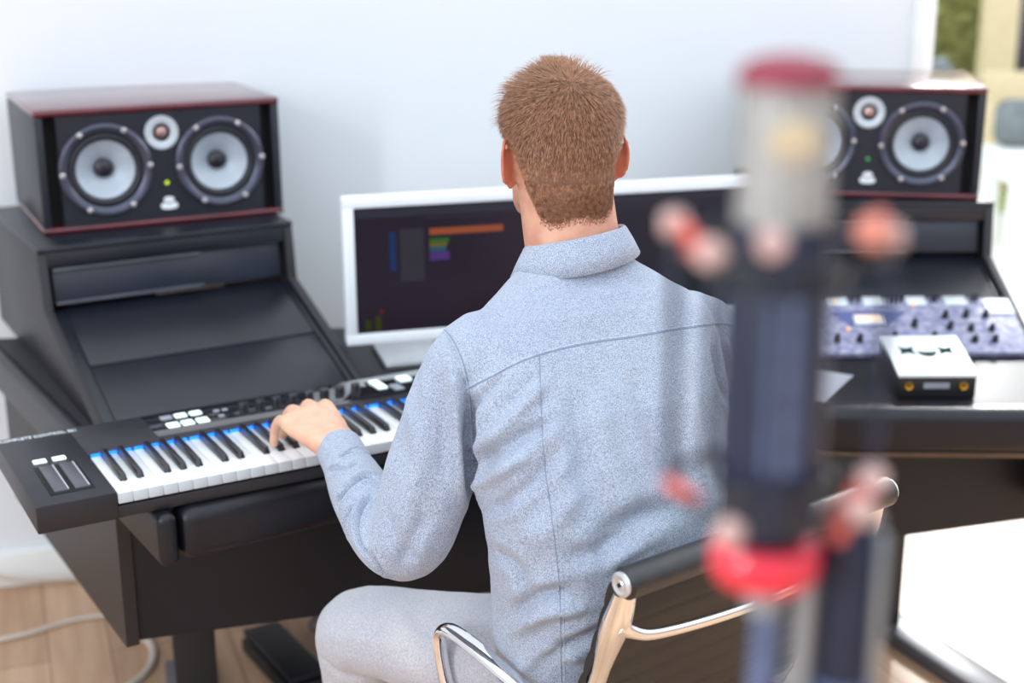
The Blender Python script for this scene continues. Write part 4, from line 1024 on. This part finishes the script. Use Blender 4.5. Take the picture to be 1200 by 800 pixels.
for (a, z) in ((176, .176), (222, .170), (255, .178), (350, .172), (335, .052), (240, .034), (318, .040)):
    a = R(a); obj('knob', lathe([(0, -.007), (.0055, -.006), (.0075, 0), (.0055, .006), (0, .007)], (.052*cos(a), .052*sin(a), z), (cos(a), sin(a), 0), 20), 'pinkknob', sm)
obj('knob', lathe([(0, -.007), (.0065, -.006), (.0085, 0), (.0065, .006), (0, .007)], (.036, -.036, .180), (.7, -.7, 0), 20), mat('orange_red_knob', (.62, .22, .16), .5), sm)
for a0, a1, z0, z1 in ((176, 205, .176, .168), (205, 222, .168, .166), (315, 345, .186, .176), (345, 20, .172, .170), (184, 208, .044, .040), (335, 300, .046, .036), (300, 335, .030, .046)):
    p = V(.052*cos(R(a0)), .052*sin(R(a0)), z0); q_ = V(.045*cos(R(a1)), .045*sin(R(a1)), z1)
    obj('elastic_cord', tube([p, (p+q_)*.5*1.02, q_], .0038, 10), 'elastic', sm)
obj('locking_collar', lathe([(.014, -.010), (.026, -.010), (.0285, -.006), (.0285, .006), (.026, .010), (.014, .010)], n=40, closed=True), 'redring', sm)
obj('stem', lathe([(0, -.03), (.010, -.03), (.010, -.009), (0, -.009)], n=24), 'standgrey', sm)
ms = thing('microphone_stand', 'black and grey microphone stand rising in the foreground', 'microphone stand', (.162, .70, 0))
obj('pole', lathe([(0, .02), (.0095, .02), (.0095, 1.20), (.0135, 1.205), (.0135, 1.27), (0, 1.27)], n=24), 'standgrey', ms)
obj('clutch', lathe([(0, 1.225), (.015, 1.225), (.0175, 1.23), (.0175, 1.305), (.015, 1.318), (.010, 1.322), (0, 1.322)], (.017, -.01, .055), n=32), 'micbody', ms)
obj('clutch_highlight', box(.026, .031, -.030, -.024, 1.285, 1.370, .001), 'standgrey', ms)  # pale strip modelled in place of the reflection along the clutch
obj('clutch_ring', lathe([(0, 0), (.019, 0), (.020, .006), (.019, .012), (0, .012)], (.017, -.01, 1.270), n=32), 'micprint', ms)
obj('grey_tube', tube([V(-.008, -.02, 1.34), V(-.010, -.018, 1.20), V(-.012, -.012, 1.10)], .0058, 14), 'standgrey', ms)
obj('dark_tube', tube([V(-.027, -.018, 1.330), V(-.029, -.016, 1.20), V(-.02, -.008, 1.10)], .0082, 14), 'micprint', ms)
for k in range(3):
    a = 2*pi*k/3-.6; obj('leg', tube([V(0, 0, .22), V(.02*cos(a), .02*sin(a), .20), V(.36*cos(a), .36*sin(a), .012)], .009, 12), 'black', ms)

# ------------------------------------------------------------------ floor things
pd = thing('foot_pedal', 'black foot pedal lying on the wooden floor below the desk', 'pedal', (-.545, 2.99, 0), R(32))
obj('base', box(-.055, .055, -.17, .11, .0, .035, .006), 'black', pd)
obj('treadle', box(-.045, .045, -.16, .12, .036, .050, .004), 'surround', pd)
def cable(label, pts, r=.006):
    o = obj('cable', tube(catmull(pts, 8), r, 10), 'cable'); tag(o, label, 'cable'); return o
cable('cream cable crossing the wooden floor at far left', [V(-1.7, 2.95, .0065), V(-1.25, 3.10, .0065), V(-1.10, 3.20, .0065), V(-1.0, 3.22, .0065), V(-.955, 3.12, .0065)])
cable('cream cable looping forward on the floor beside the desk leg', [V(-.96, 3.28, .0065), V(-.93, 3.16, .0065), V(-.865, 3.06, .0065), V(-.85, 2.95, .0065), V(-.90, 2.84, .0065), V(-1.0, 2.7, .0065)], .009)
cable('dark cable coiled on the floor behind the foot pedal', [V(-.50, 3.22, .006), V(-.42, 3.28, .006), V(-.36, 3.2, .006), V(-.42, 3.12, .006), V(-.50, 3.16, .009), V(-.46, 3.26, .012), V(-.36, 3.27, .006), V(-.2, 3.2, .006)], .005).data.materials[0] = M['rail']
cable('cream cable drooping along the baseboard behind the left end of the keyboard', [V(-1.9, 3.235, .10), V(-1.45, 3.345, .08), V(-1.30, 3.385, .03), V(-1.1, 3.44, .0065)], .006)
